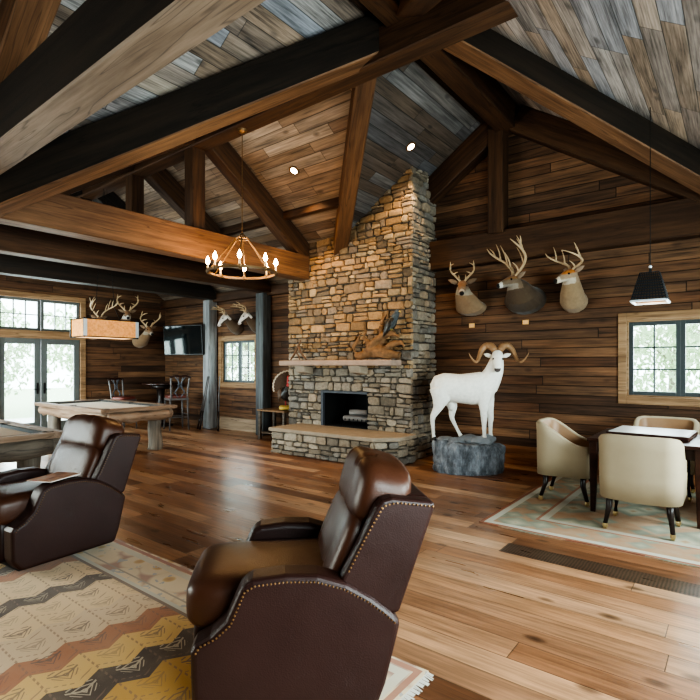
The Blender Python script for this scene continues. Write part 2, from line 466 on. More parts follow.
# floor
bm = bmesh.new(); bx(bm, XW - 0.2, XE + 0.2, YS - 0.2, YN + 0.2, -0.12, 0.0)
struct(obj('floor', bm, M['floor']), 'reddish brown wide plank floor')

# ceiling panels
def ceil_poly(pts, mat, label):
    bm = bmesh.new()
    lo = [bm.verts.new(p) for p in pts]; hi = [bm.verts.new((p[0], p[1], p[2] + 0.08)) for p in pts]
    n = len(pts); bm.faces.new(lo); bm.faces.new(hi[::-1])
    for i in range(n): bm.faces.new((lo[i], hi[i], hi[(i + 1) % n], lo[(i + 1) % n]))
    struct(obj('ceiling', bm, mat), label)
e = 0.2
xv = XR - (H - HW) / S          # where wing ridge meets the main slope
xn = xv - (YN - YR)             # valley at the north wall
ys_ = YR - (xv - XM)            # valley at the outer main wall
def P(x, y, f): return (x, y, f)
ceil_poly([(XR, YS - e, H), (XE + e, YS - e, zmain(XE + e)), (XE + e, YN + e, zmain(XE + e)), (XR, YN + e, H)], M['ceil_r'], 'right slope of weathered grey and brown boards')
ceil_poly([(XR, YN + e, H), (XR, YR, H), (xv, YR, HW), (xn - e, YN + e, zwing(YN + e))], M['ceil_shaded'], 'small board slope above the chimney, darkened for shade')
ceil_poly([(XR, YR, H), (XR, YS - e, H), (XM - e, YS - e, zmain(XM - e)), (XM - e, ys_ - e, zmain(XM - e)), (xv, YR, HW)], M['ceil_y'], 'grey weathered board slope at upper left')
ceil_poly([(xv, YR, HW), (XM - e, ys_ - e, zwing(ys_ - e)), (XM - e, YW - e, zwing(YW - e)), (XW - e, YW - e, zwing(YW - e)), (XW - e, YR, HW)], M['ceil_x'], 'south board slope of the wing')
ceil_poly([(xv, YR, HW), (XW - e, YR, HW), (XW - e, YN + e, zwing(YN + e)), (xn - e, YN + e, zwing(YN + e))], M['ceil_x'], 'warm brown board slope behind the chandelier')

# walls built as strips around openings
def wall(name, axis, coord, out, breaks, topfn, holes, mat, label, th=0.16):
    bm = bmesh.new()
    br = sorted(set(breaks + [h[0] for h in holes] + [h[1] for h in holes]))
    for a, b in zip(br, br[1:]):
        mid = (a + b) / 2
        zs = [(0.0, 0.0, topfn(a) + 0.06, topfn(b) + 0.06)]
        for h in holes:
            if h[0] - 1e-6 <= mid <= h[1] + 1e-6:
                zs = [(0.0, 0.0, h[2], h[2]), (h[3], h[3], topfn(a) + 0.06, topfn(b) + 0.06)]
        for z0a, z0b, z1a, z1b in zs:
            if z1a - z0a < 0.01 and z1b - z0b < 0.01: continue
            prism(bm, [(a, z0a), (b, z0b), (b, z1b), (a, z1a)], coord, coord + out * th, 'y' if axis == 'y' else 'x')
    return struct(obj(name, bm, mat), label)
WZ0, WZ1 = 1.09, 2.10
W1 = (-9.79, -8.60); W2 = (-1.20, 0.0)
wall('wall_north', 'y', YN, 1, [XW, xn, XR, XE], lambda x: zceil(x, YN), [(W1[0], W1[1], WZ0, WZ1), (W2[0], W2[1], WZ0, WZ1)], M['wall_n'], 'dark reclaimed board wall behind the fireplace and the ram')
DY0, DY1 = 3.70, 5.34
wall('wall_west', 'x', XW, -1, [YW, YR, YN], lambda y: zwing(y), [(DY0, DY1, 0.0, 2.97)], M['wall_w'], 'dark board wall with the glazed double door')
EW = [(-0.6, 1.0, 0.9, 2.3), (1.6, 3.2, 0.9, 2.3), (4.2, 5.8, 0.9, 2.3)]  # unseen windows, added to bring in light from the right
wall('wall_east', 'x', XE, 1, [YS, YN], lambda y: zmain(XE), EW, M['wall_w'], 'board wall to the right of the view')
SW = [(-11.4, -9.6, 0.3, 2.1), (-9.3, -7.5, 0.3, 2.1)]  # unseen windows, added to whiten the floor under the near pool table
wall('wall_wing_south', 'y', YW, -1, [XW, XM], lambda x: zwing(YW), SW, M['wall_n'], 'south board wall of the wing')
MW = [(-3.0, -1.8, 0.7, 2.2), (-1.4, -0.2, 0.7, 2.2)]  # unseen windows, added to brighten the rug and recliners
wall('wall_main_west', 'x', XM, -1, [YS, YW], lambda y: zmain(XM), MW, M['wall_w'], 'west board wall beside the recliners')
wall('wall_south', 'y', YS, -1, [XM, XR, XE], lambda x: zmain(x), [], M['wall_n'], 'board wall behind the viewer')

# baseboards
def bb(name, x0, x1, y0, y1, h, mat, label):
    bm = bmesh.new(); bx(bm, 0, abs(x1 - x0) if abs(x1 - x0) > abs(y1 - y0) else abs(y1 - y0), 0, min(abs(x1 - x0), abs(y1 - y0)), 0, h)
    o = obj(name, bm, mat, bevel=0.008)
    o.location = (x0, y0, 0)
    if abs(y1 - y0) > abs(x1 - x0): o.rotation_euler = (0, 0, R(90)); o.location = (x1, y0, 0)
    struct(o, label)
bb('baseboard_north', -4.03, XE, YN - 0.035, YN, 0.29, M['base'], 'tall reddish baseboard behind the ram')
bb('baseboard_north_left', -9.9, -8.35, YN - 0.05, YN, 0.29, M['base_pale'], 'pale timber baseboard under the small window')
bb('baseboard_west', XW, XW + 0.035, DY1 + 0.16, YN, 0.2, M['base'], 'baseboard beside the double door')

# ------------------------------------------------------------------ timbers
def beam(name, p0, p1, w, h, mat, label=None, cut0=None, cut1=None, under=None):
    """p0,p1 = bottom centre line. grain along local x. cut = extra length of the TOP edge at each end (negative = slanted in)"""
    p0, p1 = Vector(p0), Vector(p1)
    d = p1 - p0; L = d.length; t = d.normalized()
    y = Vector((0, 0, 1)).cross(t)
    if y.length < 1e-4: y = Vector((0, 1, 0))
    y.normalize(); z = t.cross(y)
    bm = bmesh.new()
    c0 = cut0 or 0; c1 = cut1 or 0
    prism(bm, [(0, 0), (L, 0), (L + c1, h), (-c0, h)], -w / 2, w / 2, 'y')
    if under is not None:  # lighter bottom face paints light bounced up from below
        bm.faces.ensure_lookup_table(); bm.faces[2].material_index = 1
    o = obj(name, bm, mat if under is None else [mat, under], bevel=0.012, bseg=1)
    m = Matrix((t, y, z)).transposed().to_4x4(); m.translation = p0
    o.matrix_world = m
    return struct(o, label)
COSP = 1 / math.sqrt(1 + S * S)
# main ridge, gable frame on the north wall
beam('roof_beam', (XR, YS, 5.02), (XR, YN, 5.02), 0.28, 0.42, M['beam'], 'dark ridge beam running from the gable wall')
beam('roof_beam', (-4.10, YN - 0.11, 3.08), (0.78, YN - 0.11, 3.08), 0.2, 0.47, M['beam'], 'wide dark tie beam on the ram wall', cut1=-0.72)
beam('king_post', (XR - 0.03, YN - 0.13, 3.5), (XR - 0.03, YN - 0.13, 5.1), 0.24, 0.24, M['beam'], 'dark king post on the gable wall')
def rafter_x(y, x0, x1, w, dv, mat, label, off=0.0):
    za = zmain(x0) - dv - off; zb = zmain(x1) - dv - off
    return beam('rafter', (x0, y, za), (x1, y, zb), w, dv * COSP, mat, label)
rafter_x(YN - 0.12, XR + 0.05, XE - 0.3, 0.22, 0.44, M['beam'], 'right gable rafter on the ram wall')
rafter_x(YN - 0.12, XR - 0.05, -4.6, 0.22, 0.44, M['beam'], 'left gable rafter beside the chimney')
# wing ridge beam crossing over to the right slope
beam('roof_beam', (XW, YR, 4.72), (-1.60, YR, 4.72), 0.26, 0.36, M['beam'], 'long ridge beam of the wing above the chandelier', cut1=-0.50)
# diagonal beams under the valleys
def valley(dx, dy, k0, k1, zk, w, h, mat, label, off=(0, 0), under=None):
    p0 = (XR + off[0] + dx * k0, YR + off[1] + dy * k0, zk - S * k0)
    p1 = (XR + off[0] + dx * k1, YR + off[1] + dy * k1, zk - S * k1)
    return beam('valley_beam', p0, p1, w, h, mat, label, under=under)
valley(-1, 1, 0.10, 2.62, 5.10, 0.24, 0.42, M['beam_mid'], 'brown valley beam coming down onto the chimney', off=(-0.30, -0.12))
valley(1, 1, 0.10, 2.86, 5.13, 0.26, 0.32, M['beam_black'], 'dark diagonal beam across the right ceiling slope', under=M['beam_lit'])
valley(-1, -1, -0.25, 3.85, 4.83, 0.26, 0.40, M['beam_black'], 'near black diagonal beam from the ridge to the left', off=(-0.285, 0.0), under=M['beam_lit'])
valley(1, -1, 0.10, 3.4, 5.10, 0.26, 0.32, M['beam'], 'dark diagonal beam at the top of the view')
# wing trusses
def truss(x, ytop, mat_t, mat_r, names, yend=None, half=True):
    zb, ht = 3.07, 0.43
    y0 = YR - (HW - zb) / S + 0.02; 
    if yend is None:
        y1 = YR + (HW - zb) / S - 0.02; y1 = min(y1, YN - 0.02)
        c1 = -((y1) - (YR + (HW - zb - ht) / S)) 
    else: y1, c1 = yend, 0
    beam('tie_beam', (x, y0, zb), (x, y1, zb), 0.27, ht, mat_t, names[0], cut0=-ht / S, cut1=c1)
    beam('king_post', (x, YR, zb + ht - 0.02), (x, YR, 4.76), 0.22, 0.22, mat_r, names[1]).location.x += 0.0
    ye = (yend - 0.02 if yend else YN - 0.02)
    dv = 0.42
    for sgn, yy, nm in ((1, ye, names[2]), (-1, 1.6, names[3])):
        ya = YR + sgn * 0.10
        if sgn > 0: yy = min(yy, 6.85)
        beam('rafter', (x, ya, zwing(ya) - dv - 0.02), (x, yy, zwing(yy) - dv - 0.02), 0.22, dv * COSP, mat_r, nm)
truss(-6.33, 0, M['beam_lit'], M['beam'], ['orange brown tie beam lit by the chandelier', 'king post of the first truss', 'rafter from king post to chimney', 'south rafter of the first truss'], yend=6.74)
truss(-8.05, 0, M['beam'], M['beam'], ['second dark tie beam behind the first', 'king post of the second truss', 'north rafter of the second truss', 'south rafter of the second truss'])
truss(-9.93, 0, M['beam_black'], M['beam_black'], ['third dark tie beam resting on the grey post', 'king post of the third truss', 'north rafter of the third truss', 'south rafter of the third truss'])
# near truss over the viewer
beam('tie_beam', (-6.05, 1.515, 3.25), (0.52, 1.515, 3.25), 0.27, 0.44, M['beam_black'], 'near tie beam crossing the upper left corner', cut0=-0.66, cut1=-0.66, under=M['beam_under_lit'])
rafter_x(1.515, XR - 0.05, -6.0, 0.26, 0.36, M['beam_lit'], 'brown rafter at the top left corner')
rafter_x(1.515, XR + 0.05, 0.5, 0.26, 0.36, M['beam'], 'right rafter of the near truss')
beam('king_post', (XR, 1.515, 3.67), (XR, 1.515, 5.04), 0.22, 0.22, M['beam'], 'king post of the near truss')
# purlin and wall plate
beam('purlin', (XW, 6.15, zwing(6.15) - 0.13), (-4.95, 6.15, zwing(6.15) - 0.13), 0.12, 0.13, M['beam'], 'thin purlin under the warm boards')
beam('wall_plate', (XW, YN - 0.08, 3.02), (-6.8, YN - 0.08, 3.02), 0.14, 0.2, M['beam'], 'wall plate above the small window')
# posts on the north wall
def post(x, label, mat):
    beam('post', (x, YN - 0.14, 0.0), (x, YN - 0.14, 3.07), 0.24, 0.24, mat, label)
post(-8.05, 'grey timber post right of the small window', M['post_dark'])
post(-9.93, 'pale blue grey timber post left of the small window', M['post'])

# ------------------------------------------------------------------ windows and door
def bars(bm, xs, zs, x0, x1, z0, z1, y0, y1, w):
    for x in xs: bx(bm, x - w / 2, x + w / 2, y0, y1, z0, z1)
    for z in zs: bx(bm, x0, x1, y0, y1, z - w / 2, z + w / 2)
def frame_bm(x0, x1, z0, z1, y0, y1, w, wb=None):
    bm = bmesh.new(); wb = w if wb is None else wb
    bx(bm, x0, x0 + w, y0, y1, z0, z1); bx(bm, x1 - w, x1, y0, y1, z0, z1)
    bx(bm, x0 + w, x1 - w, y0, y1, z1 - w, z1)
    if wb: bx(bm, x0 + w, x1 - w, y0, y1, z0, z0 + wb)
    return bm
def window(n, loc, rz, w, z0, z1, cols, rows, label, sashes=2):
    """local frame: wall inner face at y=0, room at -y, x along the wall"""
    r = bpy.data.objects.new('window_%d' % n, None); C.objects.link(r); r.location = loc; r.rotation_euler = (0, 0, rz); struct(r, label)
    t = 0.10
    obj('casing', frame_bm(-w / 2 - t, w / 2 + t, z0 - t, z1 + t, -0.025, 0.005, t), M['trim'], r, bevel=0.006)
    obj('jamb', frame_bm(-w / 2, w / 2, z0, z1, 0.0, 0.15, 0.02), M['trim'], r)
    sw = (w - 0.04) / sashes
    for s in range(sashes):
        x0 = -w / 2 + 0.02 + s * sw; x1 = x0 + sw
        so = obj('sash', frame_bm(x0, x1, z0 + 0.02, z1 - 0.02, 0.05, 0.10, 0.052), M['sash'], r, bevel=0.004)
        bm = bmesh.new()
        xs = [x0 + 0.052 + (sw - 0.104) * k / cols for k in range(1, cols)]; zs = [z0 + 0.072 + (z1 - z0 - 0.144) * k / rows for k in range(1, rows)]
        bars(bm, xs, zs, x0 + 0.05, x1 - 0.05, z0 + 0.07, z1 - 0.07, 0.06, 0.09, 0.02)
        obj('glazing_bar', bm, M['sash'], so)
        bm = bmesh.new(); bx(bm, x0 + 0.05, x1 - 0.05, 0.073, 0.077, z0 + 0.07, z1 - 0.07)
        obj('pane', bm, M['glass'], so)
    return r
window(1, ((W1[0] + W1[1]) / 2, YN, 0), 0, W1[1] - W1[0], WZ0, WZ1, 2, 3, 'small timber-cased casement window between the grey posts')
window(2, ((W2[0] + W2[1]) / 2, YN, 0), 0, W2[1] - W2[0], WZ0, WZ1, 2, 3, 'timber-cased casement window above the game table')
for i, h in enumerate(EW):
    window(3 + i, (XE, (h[0] + h[1]) / 2, 0), R(-90), h[1] - h[0], h[2], h[3], 2, 3, 'unseen casement window added in the right wall for light')
for i, h in enumerate(SW):
    window(6 + i, ((h[0] + h[1]) / 2, YW, 0), R(180), h[1] - h[0], h[2], h[3], 2, 4, 'unseen tall window added in the south wall of the wing for light')
for i, h in enumerate(MW):
    window(8 + i, (XM, (h[0] + h[1]) / 2, 0), R(90), h[1] - h[0], h[2], h[3], 2, 4, 'unseen window added in the west wall to brighten the rug')
# double door: local x -> world +y on the west wall (room on local -y => world +x)
d = bpy.data.objects.new('door_1', None); C.objects.link(d); d.location = (XW, (DY0 + DY1) / 2, 0); d.rotation_euler = (0, 0, R(90)); struct(d, 'glazed grey double door with a transom in the west wall')
dw = (DY1 - DY0)
obj('casing', frame_bm(-dw / 2 - 0.12, dw / 2 + 0.12, 0, 3.09, -0.03, 0.005, 0.12, 0), M['trim'], d, bevel=0.006)
bm = bmesh.new(); bx(bm, -dw / 2, dw / 2, -0.03, 0.10, 2.10, 2.27); obj('header', bm, M['trim'], d)
for s in (-1, 1):
    x0, x1 = (-dw / 2, -0.005) if s < 0 else (0.005, dw / 2)
    lf = obj('door_leaf', frame_bm(x0, x1, 0.0, 2.10, 0.03, 0.08, 0.125, 0.25), M['doorp'], d, bevel=0.005)
    bm = bmesh.new(); bx(bm, x0 + 0.12, x1 - 0.12, 0.052, 0.058, 0.24, 1.99); obj('pane', bm, M['glass'], lf)
    bm = bmesh.new(); cyl(bm, (s * 0.07, 0.03, 0.98), (s * 0.07, -0.03, 0.98), 0.012); cyl(bm, (s * 0.07, -0.03, 0.98), (s * 0.17, -0.03, 0.98), 0.010); bx(bm, s * 0.07 - 0.02, s * 0.07 + 0.02, 0.02, 0.03, 0.88, 1.12)
    obj('door_handle', bm, M['iron'], lf)
    tr = obj('transom', frame_bm(x0, x1, 2.27, 2.97, 0.04, 0.09, 0.06), M['doorp'], d, bevel=0.004)
    bm = bmesh.new(); bars(bm, [x0 + 0.06 + (x1 - x0 - 0.12) * k / 3 for k in (1, 2)], [2.62], x0 + 0.06, x1 - 0.06, 2.33, 2.91, 0.05, 0.08, 0.02); obj('glazing_bar', bm, M['doorp'], tr)
    bm = bmesh.new(); bx(bm, x0 + 0.05, x1 - 0.05, 0.062, 0.067, 2.32, 2.92); obj('pane', bm, M['glass'], tr)

# ------------------------------------------------------------------ fireplace
CX0, CX1, CY = -6.77, -4.045, 6.75
PAL_W = [(0.31, 0.21, 0.12), (0.25, 0.16, 0.085), (0.36, 0.26, 0.155), (0.20, 0.14, 0.09), (0.29, 0.18, 0.095), (0.24, 0.18, 0.13), (0.34, 0.21, 0.105), (0.17, 0.125, 0.085)]
PAL_G = [(0.27, 0.225, 0.175), (0.21, 0.175, 0.135), (0.34, 0.285, 0.22), (0.25, 0.20, 0.145), (0.18, 0.155, 0.13), (0.31, 0.24, 0.17), (0.235, 0.21, 0.18)]
def stone_face(bm, lay, o, U, N, width, z0, z1, topfn, hole=None, rnd=random, hmin=0.05, hmax=0.165, wmin=0.07, wmax=0.27, dep=0.055, palfn=None):
    o = Vector(o); U = Vector(U).normalized(); N = Vector(N).normalized(); Z = Vector((0, 0, 1))
    def stone(u0, u1, a, b):
        cu, cz = (u0 + u1) / 2, (a + b) / 2
        if a > topfn(cu) + 0.12: return
        g = 0.006
        col = rnd.choice(palfn(cz)); k = rnd.uniform(0.72, 1.25); col = tuple(min(1, c * k) for c in col)
        j = lambda s=0.012: rnd.uniform(-s, s)
        dp = dep * rnd.uniform(0.45, 1.15)
        g2 = g + min(u1 - u0, b - a) * rnd.uniform(0.0, 0.11)
        rot = rnd.uniform(-0.07, 0.07)
        cs = [(u0 + g2, a + g2), (u1 - g2, a + g2), (u1 - g2, b - g2), (u0 + g2, b - g2)]
        ml = [((u0 + u1) / 2, a + g), (u1 - g, (a + b) / 2), ((u0 + u1) / 2, b - g), (u0 + g, (a + b) / 2)]
        # eight sided outline for irregular stones
        out = []
        for i in range(4):
            p, q = cs[i], cs[(i + 1) % 4]
            out.append((p[0] + j(0.008), p[1] + j(0.008) + rot * (p[0] - cu)))
            m_ = ml[i]; k_ = rnd.uniform(-0.3, 0.3)
            out.append((m_[0] + k_ * (q[0] - p[0]) * 0.6 + j(0.005), m_[1] + k_ * (q[1] - p[1]) * 0.6 + j(0.006) + rot * (m_[0] - cu)))
        c = (cu, cz)
        rings = []
        for sc_, dd in ((1.0, 0.0), (1.0, dp * 0.55), (0.86, dp)):
            rings.append([bm.verts.new(o + U * (c[0] + (p[0] - c[0]) * sc_) + Z * (c[1] + (p[1] - c[1]) * sc_) + N * (dd + (j(0.006) if dd else 0))) for p in out])
        fs = []
        for A, B in zip(rings, rings[1:]):
            for i in range(8): fs.append(bm.faces.new((A[i], A[(i + 1) % 8], B[(i + 1) % 8], B[i])))
        ce = bm.verts.new(o + U * cu + Z * cz + N * (dp * rnd.uniform(0.9, 1.2)))
        for i in range(8): fs.append(bm.faces.new((rings[-1][i], rings[-1][(i + 1) % 8], ce)))
        for f in fs:
            for l in f.loops: l[lay] = (*col, 1)
    z = z0
    while z < z1 - 0.02:
        h = rnd.uniform(hmin, hmax)
        if z + h > z1 - 0.04: h = z1 - z
        spans = [(0, width)]
        if hole and z + h * 0.6 > hole[2] and z + h * 0.4 < hole[3]: spans = [(0, hole[0]), (hole[1], width)]
        for s0, s1 in spans:
            u = s0
            while u < s1 - 0.01:
                w = rnd.uniform(wmin, wmax) * (0.7 + h * 4)
                if u + w > s1 - wmin * 0.7: w = s1 - u
                if h > 0.10 and rnd.random() < 0.4:
                    f = rnd.uniform(0.35, 0.65); stone(u, u + w, z, z + h * f); 
                    if w > 0.25 and rnd.random() < 0.5:
                        m = rnd.uniform(0.35, 0.65) * w; stone(u, u + m, z + h * f, z + h); stone(u + m, u + w, z + h * f, z + h)
                    else: stone(u, u + w, z + h * f, z + h)
                else: stone(u, u + w, z, z + h)
                u += w
        z += h
fp = thing('fireplace', 'tall rubble stone fireplace with a raised hearth and a plank mantel', 'fireplace', ((CX0 + CX1) / 2, (CY + YN) / 2, 0))
def local(bm, root=fp):
    bmesh.ops.translate(bm, verts=bm.verts[:], vec=-root.location); return bm
HZ = 0.44   # hearth top
rr = random.Random(3)
pal = lambda z: PAL_W if z > 1.75 else (PAL_G if z < 1.45 else PAL_W + PAL_G)
FB = (-5.87, -4.92, HZ, 1.05)
bm = bmesh.new(); lay = bm.loops.layers.float_color.new('Col')
bk = 0.045
topf = lambda u: zceil(CX0 + u, CY)
stone_face(bm, lay, (CX0, CY + bk, 0), (1, 0, 0), (0, -1, 0), CX1 - CX0, 0, 4.75, topf, (FB[0] - CX0, FB[1] - CX0, FB[2], FB[3]), rr, palfn=pal)
stone_face(bm, lay, (CX1 - bk, CY + 0.02, 0), (0, 1, 0), (1, 0, 0), YN - CY - 0.02, 0, 4.75, lambda u: zceil(CX1, CY), None, rr, palfn=lambda z: PAL_G)
stone_face(bm, lay, (CX0 + bk, YN, 0), (0, -1, 0), (-1, 0, 0), YN - CY - 0.02, 0, 3.9, lambda u: 3.8, None, rr, palfn=pal)
obj('chimney_stone', local(bm), M['stone'], fp, recalc=True)
bm = bmesh.new()
for (a, b, z0, z1) in ((CX0 + bk, FB[0], 0, 3.25), (FB[1], CX1 - bk, 0, 3.25), (FB[0], FB[1], FB[3], 3.25)):
    bx(bm, a, b, CY + bk, YN - 0.002, z0, z1)
prism(bm, [(CX0 + bk, 3.25), (CX1 - bk, 3.25), (CX1 - bk, zceil(CX1, CY) - 0.02), (xv - (CY - YR), zwing(CY) - 0.02), (CX0 + bk, zwing(CY) - 0.02)], CY + bk, CY + 0.25, 'y')
prism(bm, [(CX0 + bk, 3.25), (CX1 - bk, 3.25), (CX1 - bk, zceil(CX1, YN) - 0.02), (xn, zwing(YN) - 0.02), (CX0 + bk, zwing(YN) - 0.03)], CY + 0.25, YN - 0.002, 'y')
bmesh.ops.remove_doubles(bm, verts=bm.verts[:], dist=1e-5)
obj('chimney_core', local(bm), M['mortar'], fp)
bm = bmesh.new()
bx(bm, FB[0], FB[1], 7.35, 7.37, HZ, FB[3]); bx(bm, FB[0], FB[1], CY + 0.02, 7.37, HZ - 0.02, HZ + 0.004)
bx(bm, FB[0] - 0.005, FB[0] + 0.012, CY + 0.02, 7.37, HZ, FB[3]); bx(bm, FB[1] - 0.012, FB[1] + 0.005, CY + 0.02, 7.37, HZ, FB[3]); bx(bm, FB[0], FB[1], CY + 0.02, 7.37, FB[3] - 0.01, FB[3] + 0.005)
obj('firebox', local(bm), M['soot'], fp)
bm = bmesh.new(); bx(bm, FB[0] - 0.045, FB[0] + 0.006, CY - 0.025, CY + 0.03, HZ, FB[3]); bx(bm, FB[0] - 0.045, FB[1] + 0.02, CY - 0.02, CY + 0.03, FB[3] - 0.03, FB[3] + 0.01)
obj('firebox_surround', local(bm), M['surround'], fp)
# hearth
hx0, hx1, hy = -6.40, -3.98, 5.96
hp = [(hx0, hy), (-4.25, hy + 0.04), (hx1, hy + 0.32), (hx1, CY + 0.0), (hx0, CY + 0.0)]
bm = bmesh.new(); prism(bm, [(a, b) for a, b in [(hx0 + bk, hy + bk), (-4.27, hy + 0.04 + bk), (hx1 - bk, hy + 0.34), (hx1 - bk, CY), (hx0 + bk, CY)]], 0.0, HZ - 0.07, 'z'); obj('hearth_core', local(bm), M['mortar'], fp)
bm = bmesh.new(); lay = bm.loops.layers.float_color.new('Col')
pg = lambda z: PAL_G
for (p, q) in ((hp[0], hp[1]), (hp[1], hp[2]), (hp[2], hp[3]), (hp[4], hp[0])):
    u = Vector((q[0] - p[0], q[1] - p[1], 0)); L = u.length; u.normalize(); nn = Vector((u.y, -u.x, 0))
    o_ = Vector((p[0], p[1], 0)) - nn * bk
    stone_face(bm, lay, o_, u, nn, L, 0, HZ - 0.065, lambda u_: 9, None, rr, 0.07, 0.15, 0.1, 0.28, palfn=pg)
obj('hearth_stone', local(bm), M['stone'], fp)
bm = bmesh.new(); prism(bm, [(hx0 - 0.03, hy - 0.03), (-4.24, hy + 0.01), (hx1 + 0.03, hy + 0.31), (hx1 + 0.03, CY - 0.01), (hx0 - 0.03, CY - 0.01)], HZ - 0.065, HZ, 'z')
obj('hearth_slab', local(bm), M['slab'], fp, bevel=0.015)
# mantel
bm = bmesh.new()
def mantel_v():
    n = 22; x0, x1 = -6.92, -4.12
    for i in range(n):
        a = x0 + (x1 - x0) * i / n; b = x0 + (x1 - x0) * (i + 1) / n
        yield a, b
prism(bm, [(-6.70, 6.44), (-6.3, 6.42), (-5.6, 6.45), (-5.0, 6.42), (-4.5, 6.46), (-4.28, 6.50), (-4.24, CY + 0.02), (-6.70, CY + 0.02)], 1.50, 1.595, 'z')
obj('mantel', local(bm), M['mantelm'], fp, bevel=0.02, bseg=3)
for cx in (-6.25, -5.02):
    bm = bmesh.new(); prism(bm, [(6.50, 1.50), (CY + 0.03, 1.50), (CY + 0.03, 1.34), (6.56, 1.38)], cx - 0.12, cx + 0.12, 'x')
    obj('corbel', local(bm), M['slab'], fp, bevel=0.02)
# fire grate and logs
gr = thing('fire_grate', 'black iron grate inside the firebox', 'fire grate', (-5.24, 6.96, HZ + 0.005))
bm = bmesh.new()
for i in range(7):
    x = -0.27 + i * 0.09
    tube(bm, [(x, -0.16, 0.14, 0.009), (x, -0.14, 0.07, 0.009), (x, 0.12, 0.07, 0.009), (x, 0.16, 0.12, 0.009)], 6, 3)
cyl(bm, (-0.30, -0.10, 0.065), (0.30, -0.10, 0.065), 0.01, seg=6); cyl(bm, (-0.30, 0.10, 0.065), (0.30, 0.10, 0.065), 0.01, seg=6)
obj('grate_bar', bm, M['iron'], gr)
for sx in (-0.27, 0.27):
    for sy in (-0.1, 0.1):
        bm = bmesh.new(); cyl(bm, (sx, sy, 0), (sx, sy, 0.065), 0.011, seg=6); obj('leg', bm, M['iron'], gr)
M['charlog'] = timber('charred_log', (0.12, 0.105, 0.10), (0.34, 0.31, 0.29))
for i, (p, q, r, lab) in enumerate([((-5.52, 6.90, 0.577), (-4.98, 6.94, 0.577), 0.055, 'front charred log on the fire grate'), ((-5.50, 7.03, 0.577), (-4.97, 7.05, 0.577), 0.055, 'rear charred log on the fire grate'),
        ((-5.42, 6.93, 0.683), (-5.06, 7.03, 0.683), 0.05, 'charred log lying crosswise on top of the others')]):
    bm = bmesh.new(); P0, P1 = Vector(p), Vector(q); L = (P1 - P0).length
    tube(bm, [(0, 0, 0, r * 0.95), (L * 0.3, 0.008, 0.004, r), (L * 0.6, -0.006, 0.005, r * 0.92), (L, 0, 0, r)], 10, 4)
    o = obj('fire_log', bm, M['charlog'], None, smooth=False); o.location = p; o.rotation_euler = (0, 0, math.atan2(P1.y - P0.y, P1.x - P0.x)); tag(o, lab, 'log', 'logs in the firebox')

